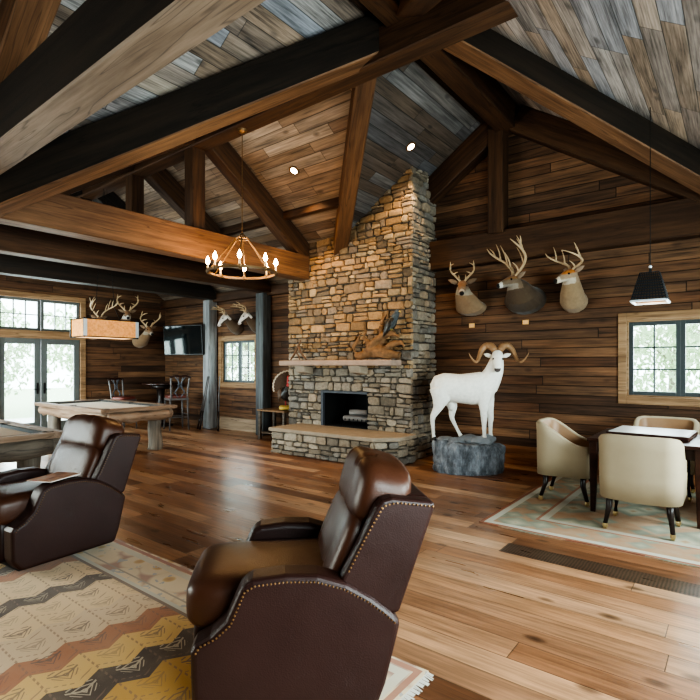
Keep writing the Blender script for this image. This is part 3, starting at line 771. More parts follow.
# ------------------------------------------------------------------ rugs
def rug_mat(name):
    t = NT(name); sp = t.n('SeparateXYZ'); t.l(t.n('TexCoord').outputs['Object'], sp.inputs[0])
    X, Y = sp.outputs[0], sp.outputs[1]
    per = 0.235
    tri = t.math('PINGPONG', Y, per / 2)
    tri = t.math('MULTIPLY', tri, 0.62)
    xz = t.math('SUBTRACT', X, tri)
    # bands repeat across x in steps, edges are zigzag
    f = t.math('DIVIDE', t.math('ADD', xz, 5.6), 4.2)     # 0..1 over x = -5.6 .. -1.4
    def pos(x): return (x - 0.045 + 5.6) / 4.2
    dk = (0.065, 0.032, 0.016); rd = (0.36, 0.135, 0.055); bg = (0.62, 0.42, 0.235); gd = (0.60, 0.36, 0.115); gy = (0.56, 0.385, 0.235); go = (0.50, 0.265, 0.05)
    cols = [(0.0, gy), (pos(-5.2), dk), (pos(-5.06), bg), (pos(-4.75), rd), (pos(-4.6), gd), (pos(-4.3), dk), (pos(-4.16), rd), (pos(-4.0), bg), (pos(-3.62), dk), (pos(-3.48), bg), (pos(-3.12), gy), (pos(-2.83), rd), (pos(-2.66), gd), (pos(-2.44), dk), (pos(-2.26), go), (pos(-1.95), gd), (pos(-1.7), dk)]
    base = t.ramp(f, cols, 'CONSTANT')
    # thin outlines of lozenges between the bands
    u = t.math('FRACT', t.math('DIVIDE', xz, 0.195)); v = t.math('FRACT', t.math('DIVIDE', Y, per))
    l1 = t.math('LESS_THAN', u, 0.05); l2 = t.math('LESS_THAN', v, 0.05)
    ln = t.math('MAXIMUM', l1, t.math('MULTIPLY', l2, 1.0))
    dash = t.math('GREATER_THAN', t.math('FRACT', t.math('MULTIPLY', t.math('ADD', X, Y), 22)), 0.45)
    base = t.mix(t.math('MULTIPLY', t.math('MULTIPLY', ln, dash), 0.65), base, (0.20, 0.10, 0.06))
    # small woven figures (branching marks) in the middle of every lozenge
    du = t.math('ABSOLUTE', t.math('SUBTRACT', u, 0.5)); dv_ = t.math('ABSOLUTE', t.math('SUBTRACT', v, 0.5))
    stem = t.math('MULTIPLY', t.math('LESS_THAN', du, 0.035), t.math('LESS_THAN', dv_, 0.30))
    arm = t.math('MULTIPLY', t.math('LESS_THAN', t.math('ABSOLUTE', t.math('SUBTRACT', t.math('FRACT', t.math('MULTIPLY', t.math('ADD', dv_, t.math('MULTIPLY', du, 0.9)), 7.0)), 0.5)), 0.16), t.math('MULTIPLY', t.math('LESS_THAN', du, 0.26), t.math('LESS_THAN', dv_, 0.26)))
    fig = t.math('MAXIMUM', stem, arm)
    lum = t.n('RGBToBW'); t.l(base, lum.inputs[0])
    figc = t.mix(t.math('GREATER_THAN', lum.outputs[0], 0.13), (0.50, 0.38, 0.26), (0.12, 0.07, 0.05))
    wn = t.n('TexWhiteNoise', noise_dimensions='2D'); cv = t.n('CombineXYZ'); t.l(t.math('FLOOR', t.math('DIVIDE', xz, 0.195)), cv.inputs[0]); t.l(t.math('FLOOR', t.math('DIVIDE', Y, per)), cv.inputs[1]); t.l(cv.outputs[0], wn.inputs['Vector'])
    base = t.mix(t.math('MULTIPLY', fig, t.math('MULTIPLY_ADD', wn.outputs['Value'], 0.55, 0.3)), base, figc)
    # border
    tc = t.n('TexCoord').outputs['Object']
    vo = t.n('TexVoronoi', Scale=4.6, feature='F1'); t.l(tc, vo.inputs['Vector'])
    bf = t.ramp(vo.outputs['Distance'], [(0.0, (0.40, 0.20, 0.10)), (0.16, (0.52, 0.32, 0.13)), (0.24, (0.62, 0.47, 0.31)), (0.55, (0.60, 0.46, 0.30)), (0.7, (0.38, 0.22, 0.16))], 'LINEAR')
    bf = t.mix(t.math('GREATER_THAN', t.noise(tc, 13, 2), 0.63), bf, (0.36, 0.33, 0.30))
    ed = t.math('SUBTRACT', 2.16, Y); ex = t.math('SUBTRACT', -1.2, X)
    em = t.math('MINIMUM', ed, ex)
    c = t.mix(t.math('LESS_THAN', em, 0.42), base, bf)
    for (a, b, cc) in ((0.40, 0.425, (0.20, 0.13, 0.09)), (0.37, 0.40, (0.47, 0.42, 0.34)), (0.31, 0.325, (0.33, 0.26, 0.2)), (0.02, 0.055, (0.36, 0.15, 0.09)), (0.065, 0.12, (0.52, 0.44, 0.33))):
        m = t.math('MULTIPLY', t.math('GREATER_THAN', em, a), t.math('LESS_THAN', em, b)); c = t.mix(m, c, cc)
    wear = t.noise(tc, 5, 5)
    c = t.mix(t.math('MULTIPLY', t.math('SUBTRACT', wear, 0.35), 0.45), c, (0.50, 0.35, 0.20))
    t.bsdf(c, 0.95, t.bump(t.noise(tc, 220, 2), 0.3, 0.003), Specular_IOR_Level=0.1, Sheen_Weight=0.2)
    return t.m
M['rug1'] = rug_mat('kilim_pattern')
def fringe(x, y0, y1, z, direction, mat, parent, rnd):
    bm = bmesh.new(); y = y0
    while y < y1:
        L = rnd.uniform(0.03, 0.05)
        v = [bm.verts.new(p) for p in ((x, y, z), (x, y + 0.012, z), (x + direction * L, y + 0.010 + rnd.uniform(-0.01, 0.01), 0.004), (x + direction * L, y + rnd.uniform(-0.01, 0.01), 0.004))]
        bm.faces.new(v); y += 0.0135
    return obj('fringe', bm, mat, parent)
M['fringe'] = plain('rug_fringe', (0.50, 0.46, 0.40), 0.95, 0.15, 40)
def rug(name, label, x0, x1, y0, y1, mat):
    r = thing(name, label, 'rug', ((x0 + x1) / 2, (y0 + y1) / 2, 0))
    bm = bmesh.new(); nx, ny = 60, 40; vs = {}
    for i in range(nx + 1):
        for j in range(ny + 1):
            x = x0 + (x1 - x0) * i / nx; y = y0 + (y1 - y0) * j / ny
            wob = 0.008 * math.sin(x * 5.3) if j in (0, ny) else 0
            vs[i, j] = bm.verts.new((x, y + wob, 0.011 + 0.002 * noise.noise(Vector((x * 2, y * 2, 0)))))
    for i in range(nx):
        for j in range(ny): bm.faces.new((vs[i, j], vs[i + 1, j], vs[i + 1, j + 1], vs[i, j + 1]))
    rim = [e_ for e_ in bm.edges if e_.is_boundary]
    ret = bmesh.ops.extrude_edge_only(bm, edges=rim)
    for v in [g for g in ret['geom'] if isinstance(g, bmesh.types.BMVert)]: v.co.z = 0.001
    o = obj('woven_field', bm, mat, r)
    o.matrix_parent_inverse = Matrix.Translation(-r.location)
    return r
rg1 = rug('kilim_rug', 'flat-woven rug with dark, rust and gold zigzag bands under the recliners', -5.7, -1.2, -0.9, 2.16, M['rug1'])
f_ = fringe(-1.2, -0.9, 2.15, 0.010, 1, M['fringe'], rg1, rr); f_.matrix_parent_inverse = Matrix.Translation(-rg1.location)
def rug2_mat():
    t = NT('pale_rug_pattern'); tc = t.n('TexCoord').outputs['Object']
    sp = t.n('SeparateXYZ'); t.l(tc, sp.inputs[0]); X, Y = sp.outputs[0], sp.outputs[1]
    vo = t.n('TexVoronoi', Scale=3.4, distance='MANHATTAN'); t.l(tc, vo.inputs['Vector'])
    c = t.ramp(vo.outputs['Distance'], [(0.0, (0.20, 0.17, 0.12)), (0.16, (0.36, 0.20, 0.10)), (0.28, (0.40, 0.36, 0.27)), (0.50, (0.27, 0.27, 0.20)), (0.72, (0.17, 0.19, 0.15)), (0.92, (0.34, 0.18, 0.10))])
    c = t.mix(t.math('MULTIPLY', t.noise(tc, 9, 5), 0.6), c, (0.40, 0.365, 0.28))
    em = t.math('MINIMUM', t.math('ADD', X, 1.97), t.math('SUBTRACT', Y, 4.52))
    for a, b, cc in ((0.0, 0.035, (0.28, 0.11, 0.07)), (0.035, 0.10, (0.46, 0.44, 0.37)), (0.40, 0.43, (0.33, 0.15, 0.10)), (0.43, 0.50, (0.42, 0.39, 0.32))):
        c = t.mix(t.math('MULTIPLY', t.math('MULTIPLY', t.math('GREATER_THAN', em, a), t.math('LESS_THAN', em, b)), 0.85), c, cc)
    t.bsdf(c, 0.95, t.bump(t.noise(tc, 200, 2), 0.3, 0.003), Specular_IOR_Level=0.1)
    return t.m
M['rug2'] = rug2_mat()
rug('floral_rug', 'faded pale green rug with red edge lines under the game table', -1.97, 1.1, 4.52, 7.15, M['rug2'])

# ------------------------------------------------------------------ recliners
def recliner():
    t = thing('recliner', 'dark brown leather recliner in the foreground, its side to the viewer', 'recliner')
    z0 = 0.0
    prof = [(0.36, 0.03), (0.415, 0.10), (0.42, 0.31), (0.405, 0.335), (0.345, 0.365), (0.285, 0.42), (0.25, 0.50), (0.225, 0.555), (0.18, 0.58), (0.05, 0.592), (-0.08, 0.585), (-0.20, 0.545), (-0.30, 0.485), (-0.38, 0.42), (-0.425, 0.375), (-0.36, 0.12), (-0.325, 0.03)]
    for sgn in (-1, 1):
        bm = bmesh.new(); prism(bm, prof, sgn * 0.27, sgn * 0.41, 'y')
        arm = obj('armrest', bm, M['leather'], t, smooth=False, bevel=0.028, bseg=4)
        # nail heads along the outer front and top edge
        bm = bmesh.new()
        path = prof[2:15]
        dist = 0.0; step = 0.017
        for (a, b) in zip(path, path[1:]):
            L = math.hypot(b[0] - a[0], b[1] - a[1]); s = -dist % step
            while s < L:
                x = a[0] + (b[0] - a[0]) * s / L; z = a[1] + (b[1] - a[1]) * s / L
                cx, cz = 0.0, 0.30
                n_ = Vector((cx - x, cz - z)).normalized()
                ball(bm, (x + n_.x * 0.024, sgn * 0.4105, z + n_.y * 0.024), 0.0055, 1)
                s += step
            dist += L
        obj('nailhead_trim', bm, M['nail'], arm)
    # seat with a long rounded front
    bm = bmesh.new(); pillow(bm, (0.085, 0, 0.41), (0.36, 0.285, 0.105), 0.28); 
    for v in bm.verts:
        if v.co.x > 0.15 and abs(v.co.y) < 0.4: v.co.x += 0.03 * max(0, (v.co.x - 0.15) / 0.28)
        v.co.z += 0.02 * math.cos(v.co.y * 4) * (1 if v.co.z > 0.41 else 0)
    obj('seat', bm, M['leather_seat'], t, smooth=True)
    bm = bmesh.new(); pillow(bm, (0.385, 0, 0.22), (0.055, 0.265, 0.17), 0.3); obj('footrest', bm, M['leather'], t, smooth=True)
    # back shell with side wings
    sh = [(-0.15, 0.40), (-0.18, 0.56), (-0.255, 0.70), (-0.325, 0.845), (-0.35, 0.872), (-0.39, 0.882), (-0.575, 0.858), (-0.575, 0.835), (-0.42, 0.40)]
    bm = bmesh.new()
    for sgn in (-1, 1): prism(bm, sh, sgn * 0.30, sgn * 0.385, 'y')
    prism(bm, [(-0.33, 0.36), (-0.47, 0.845), (-0.47, 0.87), (-0.575, 0.858), (-0.575, 0.835), (-0.425, 0.36)], -0.302, 0.302, 'y')
    shell = obj('back_shell', bm, M['leather'], t, bevel=0.018, bseg=3)
    edge = [(-0.195, 0.60), (-0.268, 0.74), (-0.335, 0.855), (-0.355, 0.867), (-0.40, 0.873), (-0.56, 0.852)]
    step = 0.017
    for sgn in (-1, 1):
        bm = bmesh.new(); dist = 0.0
        for (a, b) in zip(edge, edge[1:]):
            L = math.hypot(b[0] - a[0], b[1] - a[1]); s = -dist % step
            while s < L:
                x = a[0] + (b[0] - a[0]) * s / L; z = a[1] + (b[1] - a[1]) * s / L
                ball(bm, (x - 0.014, sgn * 0.386, z - 0.012), 0.0055, 1)
                s += step
            dist += L
        obj('nailhead_trim', bm, M['nail'], shell)
    # channelled inner back and headrest
    bm = bmesh.new(); tilt = R(-23)
    pillow(bm, (-0.235, 0, 0.60), (0.085, 0.298, 0.215), 0.45, (0, tilt, 0), 72, 30)
    for v in bm.verts:
        for gy in (-0.15, -0.05, 0.05, 0.15):
            v.co.x -= 0.013 * math.exp(-((v.co.y - gy - 0.02 * math.sin(v.co.z * 9)) / 0.014) ** 2) * math.exp(-((v.co.z - 0.50) / 0.13) ** 2)
    obj('back_cushion', bm, M['leather_seat'], t, smooth=True)
    bm = bmesh.new()
    pillow(bm, (-0.375, 0, 0.835), (0.135, 0.302, 0.145), 0.46, (0, R(-16), 0), 72, 30)
    for v in bm.verts:
        fr = max(0.0, min(1.0, (v.co.x + 0.50) / 0.1)) * max(0.0, min(1.0, (v.co.z - 0.70) / 0.12))
        v.co.z += 0.03 * (1 - (v.co.y / 0.3) ** 2)
        for gy in (-0.12, 0.12, 0.0):
            v.co.x -= 0.016 * math.exp(-((v.co.y - gy) / 0.013) ** 2) * (1 if v.co.x > -0.39 else 0) * fr
            v.co.z -= 0.008 * math.exp(-((v.co.y - gy) / 0.016) ** 2) * fr
    obj('headrest', bm, M['leather_seat'], t, smooth=True)
    bm = bmesh.new(); bx(bm, -0.30, 0.33, -0.30, 0.30, 0.0, 0.25); obj('plinth', bm, M['floor_dark'], t)
    return t
r2 = recliner()
F = Vector((-math.sin(R(38)), math.cos(R(38)), 0)); RT = Vector((math.cos(R(38)), math.sin(R(38)), 0))
def place(fwd, lat, z=0.0): p = F * fwd + RT * lat; return (p.x, p.y, z)
def face(a, b):   # heading whose local +x points along RT*a + F*b
    d_ = RT * a + F * b; return math.atan2(d_.y, d_.x)
rloc2 = place(2.50, -0.272, 0.012); rrot2 = face(-0.99, -0.13)
r1loc, r1rot = (-4.46, 1.685, 0.012), math.atan2(-0.995, 0.10)
r1 = dup(r2, r1loc, r1rot, 'dark brown leather recliner with a magazine on its arm, beside the pool table')
r2.location = rloc2; r2.rotation_euler = (0, 0, rrot2)
for o_ in (r1, r2): o_.scale = (1.04, 1.04, 1.04)

# magazine on the left recliner's near arm
def mag_mat():
    t = NT('magazine_cover'); tc = t.n('TexCoord').outputs['Object']
    v = t.n('TexVoronoi', Scale=11.0); t.l(tc, v.inputs['Vector'])
    c = t.ramp(t.noise(tc, 9, 3), [(0.35, (0.16, 0.09, 0.06)), (0.5, (0.42, 0.20, 0.12)), (0.62, (0.40, 0.27, 0.20)), (0.75, (0.45, 0.05, 0.05))])
    t.bsdf(c, 0.7, Specular_IOR_Level=0.15); return t.m
mg = thing('magazine', 'colourful glossy magazine lying on the arm of the left recliner', 'magazine', (0, 0, 0))
mm = Matrix.Translation(Vector(r1loc)) @ Matrix.Rotation(r1rot, 4, 'Z')
p_ = mm @ Vector((0.07, 0.27, 0.622)); mg.location = p_; mg.rotation_euler = (0, 0, r1rot + R(20))
bm = bmesh.new(); bx(bm, -0.15, 0.15, -0.105, 0.105, 0, 0.006); obj('pages', bm, M['paper'], mg)
bm = bmesh.new(); bx(bm, -0.152, 0.152, -0.107, 0.107, 0.006, 0.0085); obj('cover', bm, mag_mat(), mg)

# ------------------------------------------------------------------ game table set
def barrel_chair():
    t = thing('barrel_chair', 'beige barrel chair at the near side of the game table, its back to the viewer', 'chair')
    # U-shaped plan, opening towards +y (front)
    def plan(s):   # s in -1..1 ; returns (x,y) of outer line
        w, yb, yf, r = 0.325, -0.28, 0.27, 0.15
        segs = []
        L1 = yf - (yb + r); La = r * PI / 2; Lb = 2 * (w - r)
        tot = 2 * L1 + 2 * La + Lb
        d_ = (s + 1) / 2 * tot
        if d_ < L1: return (-w, yf - d_)
        d_ -= L1
        if d_ < La: a = d_ / r; return (-w + r - r * math.cos(a), yb + r - r * math.sin(a))
        d_ -= La
        if d_ < Lb: return (-w + r + d_, yb - 0.02 * math.sin(PI * d_ / Lb))
        d_ -= Lb
        if d_ < La: a = d_ / r; return (w - r + r * math.sin(a), yb + r - r * math.cos(a))
        d_ -= La
        return (w, yb + r + d_)
    n = 48
    bm = bmesh.new(); oi = []
    for i in range(n + 1):
        s = -1 + 2 * i / n; x, y = plan(s)
        x2, y2 = plan(min(1, s + 0.01)); x1, y1 = plan(max(-1, s - 0.01))
        tx, ty = x2 - x1, y2 - y1; L = math.hypot(tx, ty) or 1; nx, ny = -ty / L, tx / L   # inward normal
        k = min(1, max(0, (y + 0.28) / 0.50)); k = k * k * (3 - 2 * k)
        top = 0.87 - 0.24 * k
        flare = 0.012 * (1 - k)
        th = 0.06
        bot = 0.30 - 0.015 * math.cos(s * PI / 2)
        row = []
        for (f, z, o_) in ((0, bot, 0.0), (0, bot + 0.2, 0.004), (0, top - 0.12, flare * 0.6), (0, top - 0.02, flare), (0.25, top, flare), (0.75, top, flare), (1, top - 0.02, flare), (1, 0.5, 0.0), (1, bot, 0.0)):
            row.append(bm.verts.new((x + nx * (th * f - o_), y + ny * (th * f - o_), z)))
        oi.append(row)
    for a, b in zip(oi, oi[1:]):
        m = len(a)
        for k in range(m): 
            f = bm.faces.new((a[k], b[k], b[(k + 1) % m], a[(k + 1) % m]))
            f.material_index = 1 if k in (6, 7) else 0
    bm.faces.new(oi[0]); bm.faces.new(oi[-1][::-1])
    obj('barrel_back', bm, [M['fabric'], M['tan']], t, smooth=True)
    bm = bmesh.new(); pillow(bm, (0, 0.02, 0.41), (0.262, 0.265, 0.075), 0.3); obj('seat_cushion', bm, M['tan'], t, smooth=True)
    bm = bmesh.new(); bx(bm, -0.26, 0.26, -0.20, 0.25, 0.29, 0.345); obj('seat_rail', bm, M['dleg'], t, bevel=0.01)
    for sx in (-1, 1):
        for sy, sp in ((-1, -1), (1, 1)):
            bm = bmesh.new()
            x0, y0 = sx * 0.235, sy * 0.19 + 0.01; x1, y1 = sx * 0.262, sy * 0.235 + 0.01
            loft(bm, [(x0, y0, 0.32), (x0 + sx * 0.004, y0, 0.2), (x1, y1, 0.045)], [0.030, 0.028, 0.020], seg=8)
            lg = obj('leg', bm, M['dleg'], t, smooth=True)
            bm = bmesh.new(); cyl(bm, (x1 - 0.014, y1, 0.024), (x1 + 0.014, y1, 0.024), 0.024, seg=14); cyl(bm, (x1, y1, 0.022), (x1, y1, 0.05), 0.024, 0.021, seg=10)
            obj('caster', bm, M['brass'], lg, smooth=False)
    return t
RZ = 0.013
ch = barrel_chair()
TCX, TCY = -0.74, 6.02
dup(ch, (-1.54, 5.95, RZ), R(-90 + 4), 'beige barrel chair at the left end of the game table, facing right')
dup(ch, (-0.70, 6.84, RZ), R(180), 'beige barrel chair on the far side of the table, under the window')
dup(ch, (0.07, 5.97, RZ), R(90), 'beige barrel chair at the right end of the table, cut off by the frame')
ch.location = (-0.715, 5.27, RZ)
gt = thing('game_table', 'square dark mahogany game table on the pale rug', 'table', (TCX, TCY, RZ))
hw = 0.50
bm = bmesh.new(); bx(bm, -hw, hw, -hw, hw, 0.715, 0.75); obj('tabletop', bm, M['dwood'], gt, bevel=0.008)
bm = frame = bmesh.new()
for (a, b, c_, d_) in ((-0.44, 0.44, -0.44, -0.41), (-0.44, 0.44, 0.41, 0.44), (-0.44, -0.41, -0.44, 0.44), (0.41, 0.44, -0.44, 0.44)): bx(bm, a, b, c_, d_, 0.61, 0.715)
obj('apron', bm, M['dwood'], gt)
for sx in (-1, 1):
    for sy in (-1, 1):
        bm = bmesh.new(); loft(bm, [(sx * 0.445, sy * 0.445, 0.715), (sx * 0.445, sy * 0.445, 0.55), (sx * 0.45, sy * 0.45, 0.0)], [0.042, 0.038, 0.024], seg=4 * 3, power=5)
        obj('leg', bm, M['dwood'], gt, smooth=False)
gb = thing('game_board', 'white-topped game board lying on the dark game table', 'board', (TCX, TCY + 0.12, RZ + 0.75), R(-3))
bm = bmesh.new(); bx(bm, -0.365, 0.365, -0.33, 0.33, 0.0, 0.045); obj('frame', bm, M['dwood'], gb, bevel=0.006)
bm = bmesh.new(); bx(bm, -0.345, 0.345, -0.31, 0.31, 0.045, 0.05); obj('playing_surface', bm, M['board'], gb)
# pendant lamp of dark woven mesh
def mesh_pendant(name, label, loc, top_z, ww):
    t = thing(name, label, 'lamp', loc)
    h = 0.28; a0, a1 = ww * 0.27, ww * 0.5
    bm = bmesh.new(); n = 11
    def side(k, u, v):   # u -1..1, v 0..1 (bottom->top)
        a = a1 + (a0 - a1) * v; p = [(u * a, -a), (a, u * a), (-u * a, a), (-a, -u * a)][k]; return Vector((p[0], p[1], h * v))
    w = 0.006
    for k in range(4):
        for i in range(n + 1):
            u = -1 + 2 * i / n; cyl(bm, side(k, u, 0), side(k, u, 1), 0.0045, 0.0035, 5)
        for j in range(11):
            v = j / 10; cyl(bm, side(k, -1, v), side(k, 1, v), 0.009 if v < 0.8 else 0.004, seg=5)
    obj('woven_shade', bm, M['blackmesh'], t)
    bm = bmesh.new()
    for k in range(4): cyl(bm, side(k, -1, 0) - Vector((0, 0, 0.008)), side(k, 1, 0) - Vector((0, 0, 0.008)), 0.013, seg=6)
    obj('bottom_rim', bm, M['whiteedge'], t)
    bm = bmesh.new(); 
    for k in range(4):
        vs = [bm.verts.new(Vector((q.x * 0.93, q.y * 0.93, q.z))) for q in (side(k, -1, 0.01), side(k, 1, 0.01), side(k, 1, 0.97), side(k, -1, 0.97))]; bm.faces.new(vs)
    obj('liner', bm, M['bronze'] if 'bronze' in M else M['rust'], t)
    bm = bmesh.new(); ball(bm, (0, 0, h * 0.5), 0.035, 2); obj('bulb', bm, M['warmglow'], t, smooth=True)
    bm = bmesh.new(); cyl(bm, (0, 0, h * 0.6), (0, 0, h + 0.05), 0.012, seg=8); cyl(bm, (0, 0, h + 0.02), (0, 0, top_z - loc[2]), 0.004, seg=6); obj('cord', bm, M['iron'], t)
    bm = bmesh.new(); ball(bm, (0, 0, h + 0.065), 0.016, 2); obj('finial', bm, M['whiteedge'], t, smooth=True)
    return t
px, py = -0.72, 5.85
mesh_pendant('pendant_lamp', 'dark woven tapered pendant lamp hanging over the game table', (px, py, 2.155), zmain(px) - 0.01, 0.30)
mesh_pendant('pendant_lamp', 'dark mesh pendant lamp high behind the orange tie beam', (-9.22, YR, 4.10), 4.73, 0.42)

# ------------------------------------------------------------------ pool tables
def pool_table(name, label, x0, x1, y0, y1, zt, cloth, woodm, legm, apm):
    cx, cy = (x0 + x1) / 2, (y0 + y1) / 2; a, b = (x1 - x0) / 2, (y1 - y0) / 2
    t = thing(name, label, 'pool table', (cx, cy, 0))
    bm = bmesh.new(); bx(bm, -a + 0.14, a - 0.14, -b + 0.14, b - 0.14, zt - 0.09, zt - 0.04); obj('bed_cloth', bm, cloth, t)
    rw = 0.13; rnd = random.Random(int(abs(x0) * 10))
    def rail(L, mat):    # wavy live edge plank along local x
        bm = bmesh.new(); n = 30; top = []; 
        for i in range(n + 1):
            x = -L / 2 + L * i / n
            wv = 0.012 * noise.noise(Vector((x * 3, L, x0)))
            hv = 0.018 * noise.noise(Vector((x * 4, L + 5, x0)))
            top.append([bm.verts.new(p) for p in ((x, -rw / 2 - wv, -0.06 + hv), (x, -rw / 2 - wv - 0.008, -0.02), (x, -rw / 2, 0), (x, rw / 2, 0), (x, rw / 2, -0.06))])
        for A, B in zip(top, top[1:]):
            for k in range(5): bm.faces.new((A[k], B[k], B[(k + 1) % 5], A[(k + 1) % 5]))
        bm.faces.new(top[0][::-1]); bm.faces.new(top[-1])
        return obj('rail', bm, mat, t)
    for (L, loc, rz) in ((2 * a, (0, -b + rw / 2, zt), 0), (2 * a, (0, b - rw / 2, zt), PI), (2 * b - 2 * rw, (a - rw / 2, 0, zt), PI / 2), (2 * b - 2 * rw, (-a + rw / 2, 0, zt), -PI / 2)):
        o = rail(L, woodm); o.location = loc; o.rotation_euler = (0, 0, rz)
    for (u0, u1, v0, v1) in ((-a + rw, a - rw, -b + rw, -b + rw + 0.05), (-a + rw, a - rw, b - rw - 0.05, b - rw), (-a + rw, -a + rw + 0.05, -b + rw + 0.05, b - rw - 0.05), (a - rw - 0.05, a - rw, -b + rw + 0.05, b - rw - 0.05)):
        bm = bmesh.new(); bx(bm, u0, u1, v0, v1, zt - 0.045, zt - 0.008); obj('cushion', bm, M['cushion'], t)
    for sx in (-1, 0, 1):
        for sy in (-1, 1):
            bm = bmesh.new(); ox = sx * (a - rw - 0.005); oy = sy * (b - rw - 0.005); lathe(bm, [(0.03, -0.13), (0.055, -0.08), (0.06, 0.003), (0.05, 0.003), (0.02, -0.10)], (ox, oy, zt), 14); obj('pocket', bm, M['floor_dark'], t, smooth=True)
    # log apron
    for (p, q) in (((-a + 0.08, -b + 0.10), (a - 0.08, -b + 0.10)), ((-a + 0.08, b - 0.10), (a - 0.08, b - 0.10)), ((-a + 0.10, -b + 0.12), (-a + 0.10, b - 0.12)), ((a - 0.10, -b + 0.12), (a - 0.10, b - 0.12))):
        L = math.hypot(q[0] - p[0], q[1] - p[1]); bm = bmesh.new()
        tube(bm, [(L * k / 8, 0.012 * rnd.uniform(-1, 1), 0.010 * rnd.uniform(-1, 1), 0.085 + 0.014 * rnd.uniform(-1, 1)) for k in range(9)], 12, 3)
        for v in bm.verts: v.co.z *= 1.15
        o = obj('log_apron', bm, apm, t, smooth=True); o.location = (p[0], p[1], zt - 0.15); o.rotation_euler = (0, 0, math.atan2(q[1] - p[1], q[0] - p[0]))
    for sx in (-1, 1):
        for sy in (-1, 1):
            bm = bmesh.new(); tube(bm, [(0, 0, 0, 0.125), (0.15, 0.01, 0, 0.12), (0.35, -0.008, 0.01, 0.11), (zt - 0.2, 0, 0, 0.115)], 12, 3)
            o = obj('leg', bm, legm, t, smooth=True); o.location = (sx * (a - 0.32), sy * (b - 0.24), 0); o.rotation_euler = (0, R(-90), 0)
    return t
pool_table('pool_table', 'rustic log pool table with pale cloth near the double door', -10.60, -7.95, 3.80, 5.15, 0.80, M['cloth_pale'], M['log'], M['log_grey'], M['log'])
pool_table('pool_table', 'weathered log pool table with tan cloth behind the left recliner', -8.40, -5.66, 0.88, 2.34, 0.80, M['cloth_tan'], M['log'], M['log_grey'], M['log_grey'])
# box lamp over the far table
bl = thing('box_lamp', 'rectangular amber shade lamp with dark straps over the far pool table', 'lamp', (-9.14, 4.44, 2.0))
bw, bd, bh = 0.25, 0.48, 0.33
bm = frame_bm(-bw, bw, 0, bh, 0, 0, 0.0) if False else bmesh.new()
for (x0, x1, y0, y1) in ((-bw, bw, -bd, -bd + 0.006), (-bw, bw, bd - 0.006, bd), (-bw, -bw + 0.006, -bd, bd), (bw - 0.006, bw, -bd, bd)): bx(bm, x0, x1, y0, y1, 0.015, bh - 0.015)
obj('shade', bm, M['shade'], bl)
bm = bmesh.new()
for z in (0.0, bh - 0.018):
    for (x0, x1, y0, y1) in ((-bw - .005, bw + .005, -bd - 0.005, -bd + 0.01), (-bw - .005, bw + .005, bd - 0.01, bd + 0.005), (-bw - .005, -bw + 0.01, -bd + .01, bd - .01), (bw - 0.01, bw + .005, -bd + .01, bd - .01)): bx(bm, x0, x1, y0, y1, z, z + 0.018)
obj('band', bm, M['iron'], bl)
for sx in (-1, 1):
    for sy in (-1, 1):
        bm = bmesh.new(); bx(bm, sx * bw - 0.014, sx * bw + 0.014, sy * bd - 0.014, sy * bd + 0.014, -0.004, bh + 0.004); so = obj('strap', bm, M['iron'], bl)
        bm = bmesh.new(); bx(bm, sx * (bw + 0.012), sx * (bw + 0.018), sy * (bd - 0.012) - 0.028, sy * (bd - 0.012) + 0.028, 0.02, bh - 0.02); obj('strap_face', bm, M['whiteedge'], so)
bm = bmesh.new(); bx(bm, -bw + .01, bw - .01, -bd + .01, bd - .01, 0.006, 0.012); obj('diffuser', bm, M['warmglow'], bl)
bm = bmesh.new()
for sy in (-0.3, 0.3): cyl(bm, (0, sy, bh - 0.01), (0, sy * 0.55, bh + 0.25), 0.006, seg=6); cyl(bm, (0, sy * 0.55, bh + 0.25), (0, sy * 0.1, 4.72 - 2.0), 0.005, seg=6)
bx(bm, -bw, bw, -0.31, -0.29, bh - 0.02, bh - 0.008); bx(bm, -bw, bw, 0.29, 0.31, bh - 0.02, bh - 0.008)
obj('hanger', bm, M['iron'], bl)

# ------------------------------------------------------------------ ring chandelier
cx_, cz_ = -5.36, 2.77
cd = thing('ring_chandelier', 'iron ring chandelier with eight candle bulbs hanging before the fireplace', 'chandelier', (cx_, YR, cz_))
rad = 0.455
bm = bmesh.new(); n = 48
prof = [(rad - 0.016, -0.016), (rad + 0.016, -0.016), (rad + 0.016, 0.016), (rad - 0.016, 0.016)]
rings = [[bm.verts.new((r_ * math.cos(2 * PI * k / n), r_ * math.sin(2 * PI * k / n), z)) for r_, z in prof] for k in range(n)]
for k in range(n):
    A, B = rings[k], rings[(k + 1) % n]
    for j in range(4): bm.faces.new((A[j], B[j], B[(j + 1) % 4], A[(j + 1) % 4]))
obj('ring', bm, M['rust'], cd)
bm = bmesh.new(); hubr = 0.085
for k in range(24):
    a, b = 2 * PI * k / 24, 2 * PI * (k + 1) / 24; cyl(bm, (hubr * math.cos(a), hubr * math.sin(a), 0.46), (hubr * math.cos(b), hubr * math.sin(b), 0.46), 0.011, seg=6)
for k in range(6): a = 2 * PI * k / 6; cyl(bm, (hubr * math.cos(a), hubr * math.sin(a), 0.46), (0, 0, 0.54), 0.006, seg=5)
obj('hub', bm, M['rust'], cd)
for k in range(6):
    a = 2 * PI * (k + 0.25) / 6; bm = bmesh.new(); cyl(bm, (rad * math.cos(a), rad * math.sin(a), 0.0), (hubr * math.cos(a), hubr * math.sin(a), 0.46), 0.008, seg=6); obj('rod', bm, M['rust'], cd)
bm = bmesh.new(); cyl(bm, (0, 0, 0.52), (0, 0, 4.70 - cz_), 0.006, seg=6); zz = 0.52
while zz < 4.70 - cz_: ball(bm, (0, 0, zz), 0.011, 1, (1, 0.5, 1.6)); zz += 0.045
obj('chain', bm, M['rust'], cd)
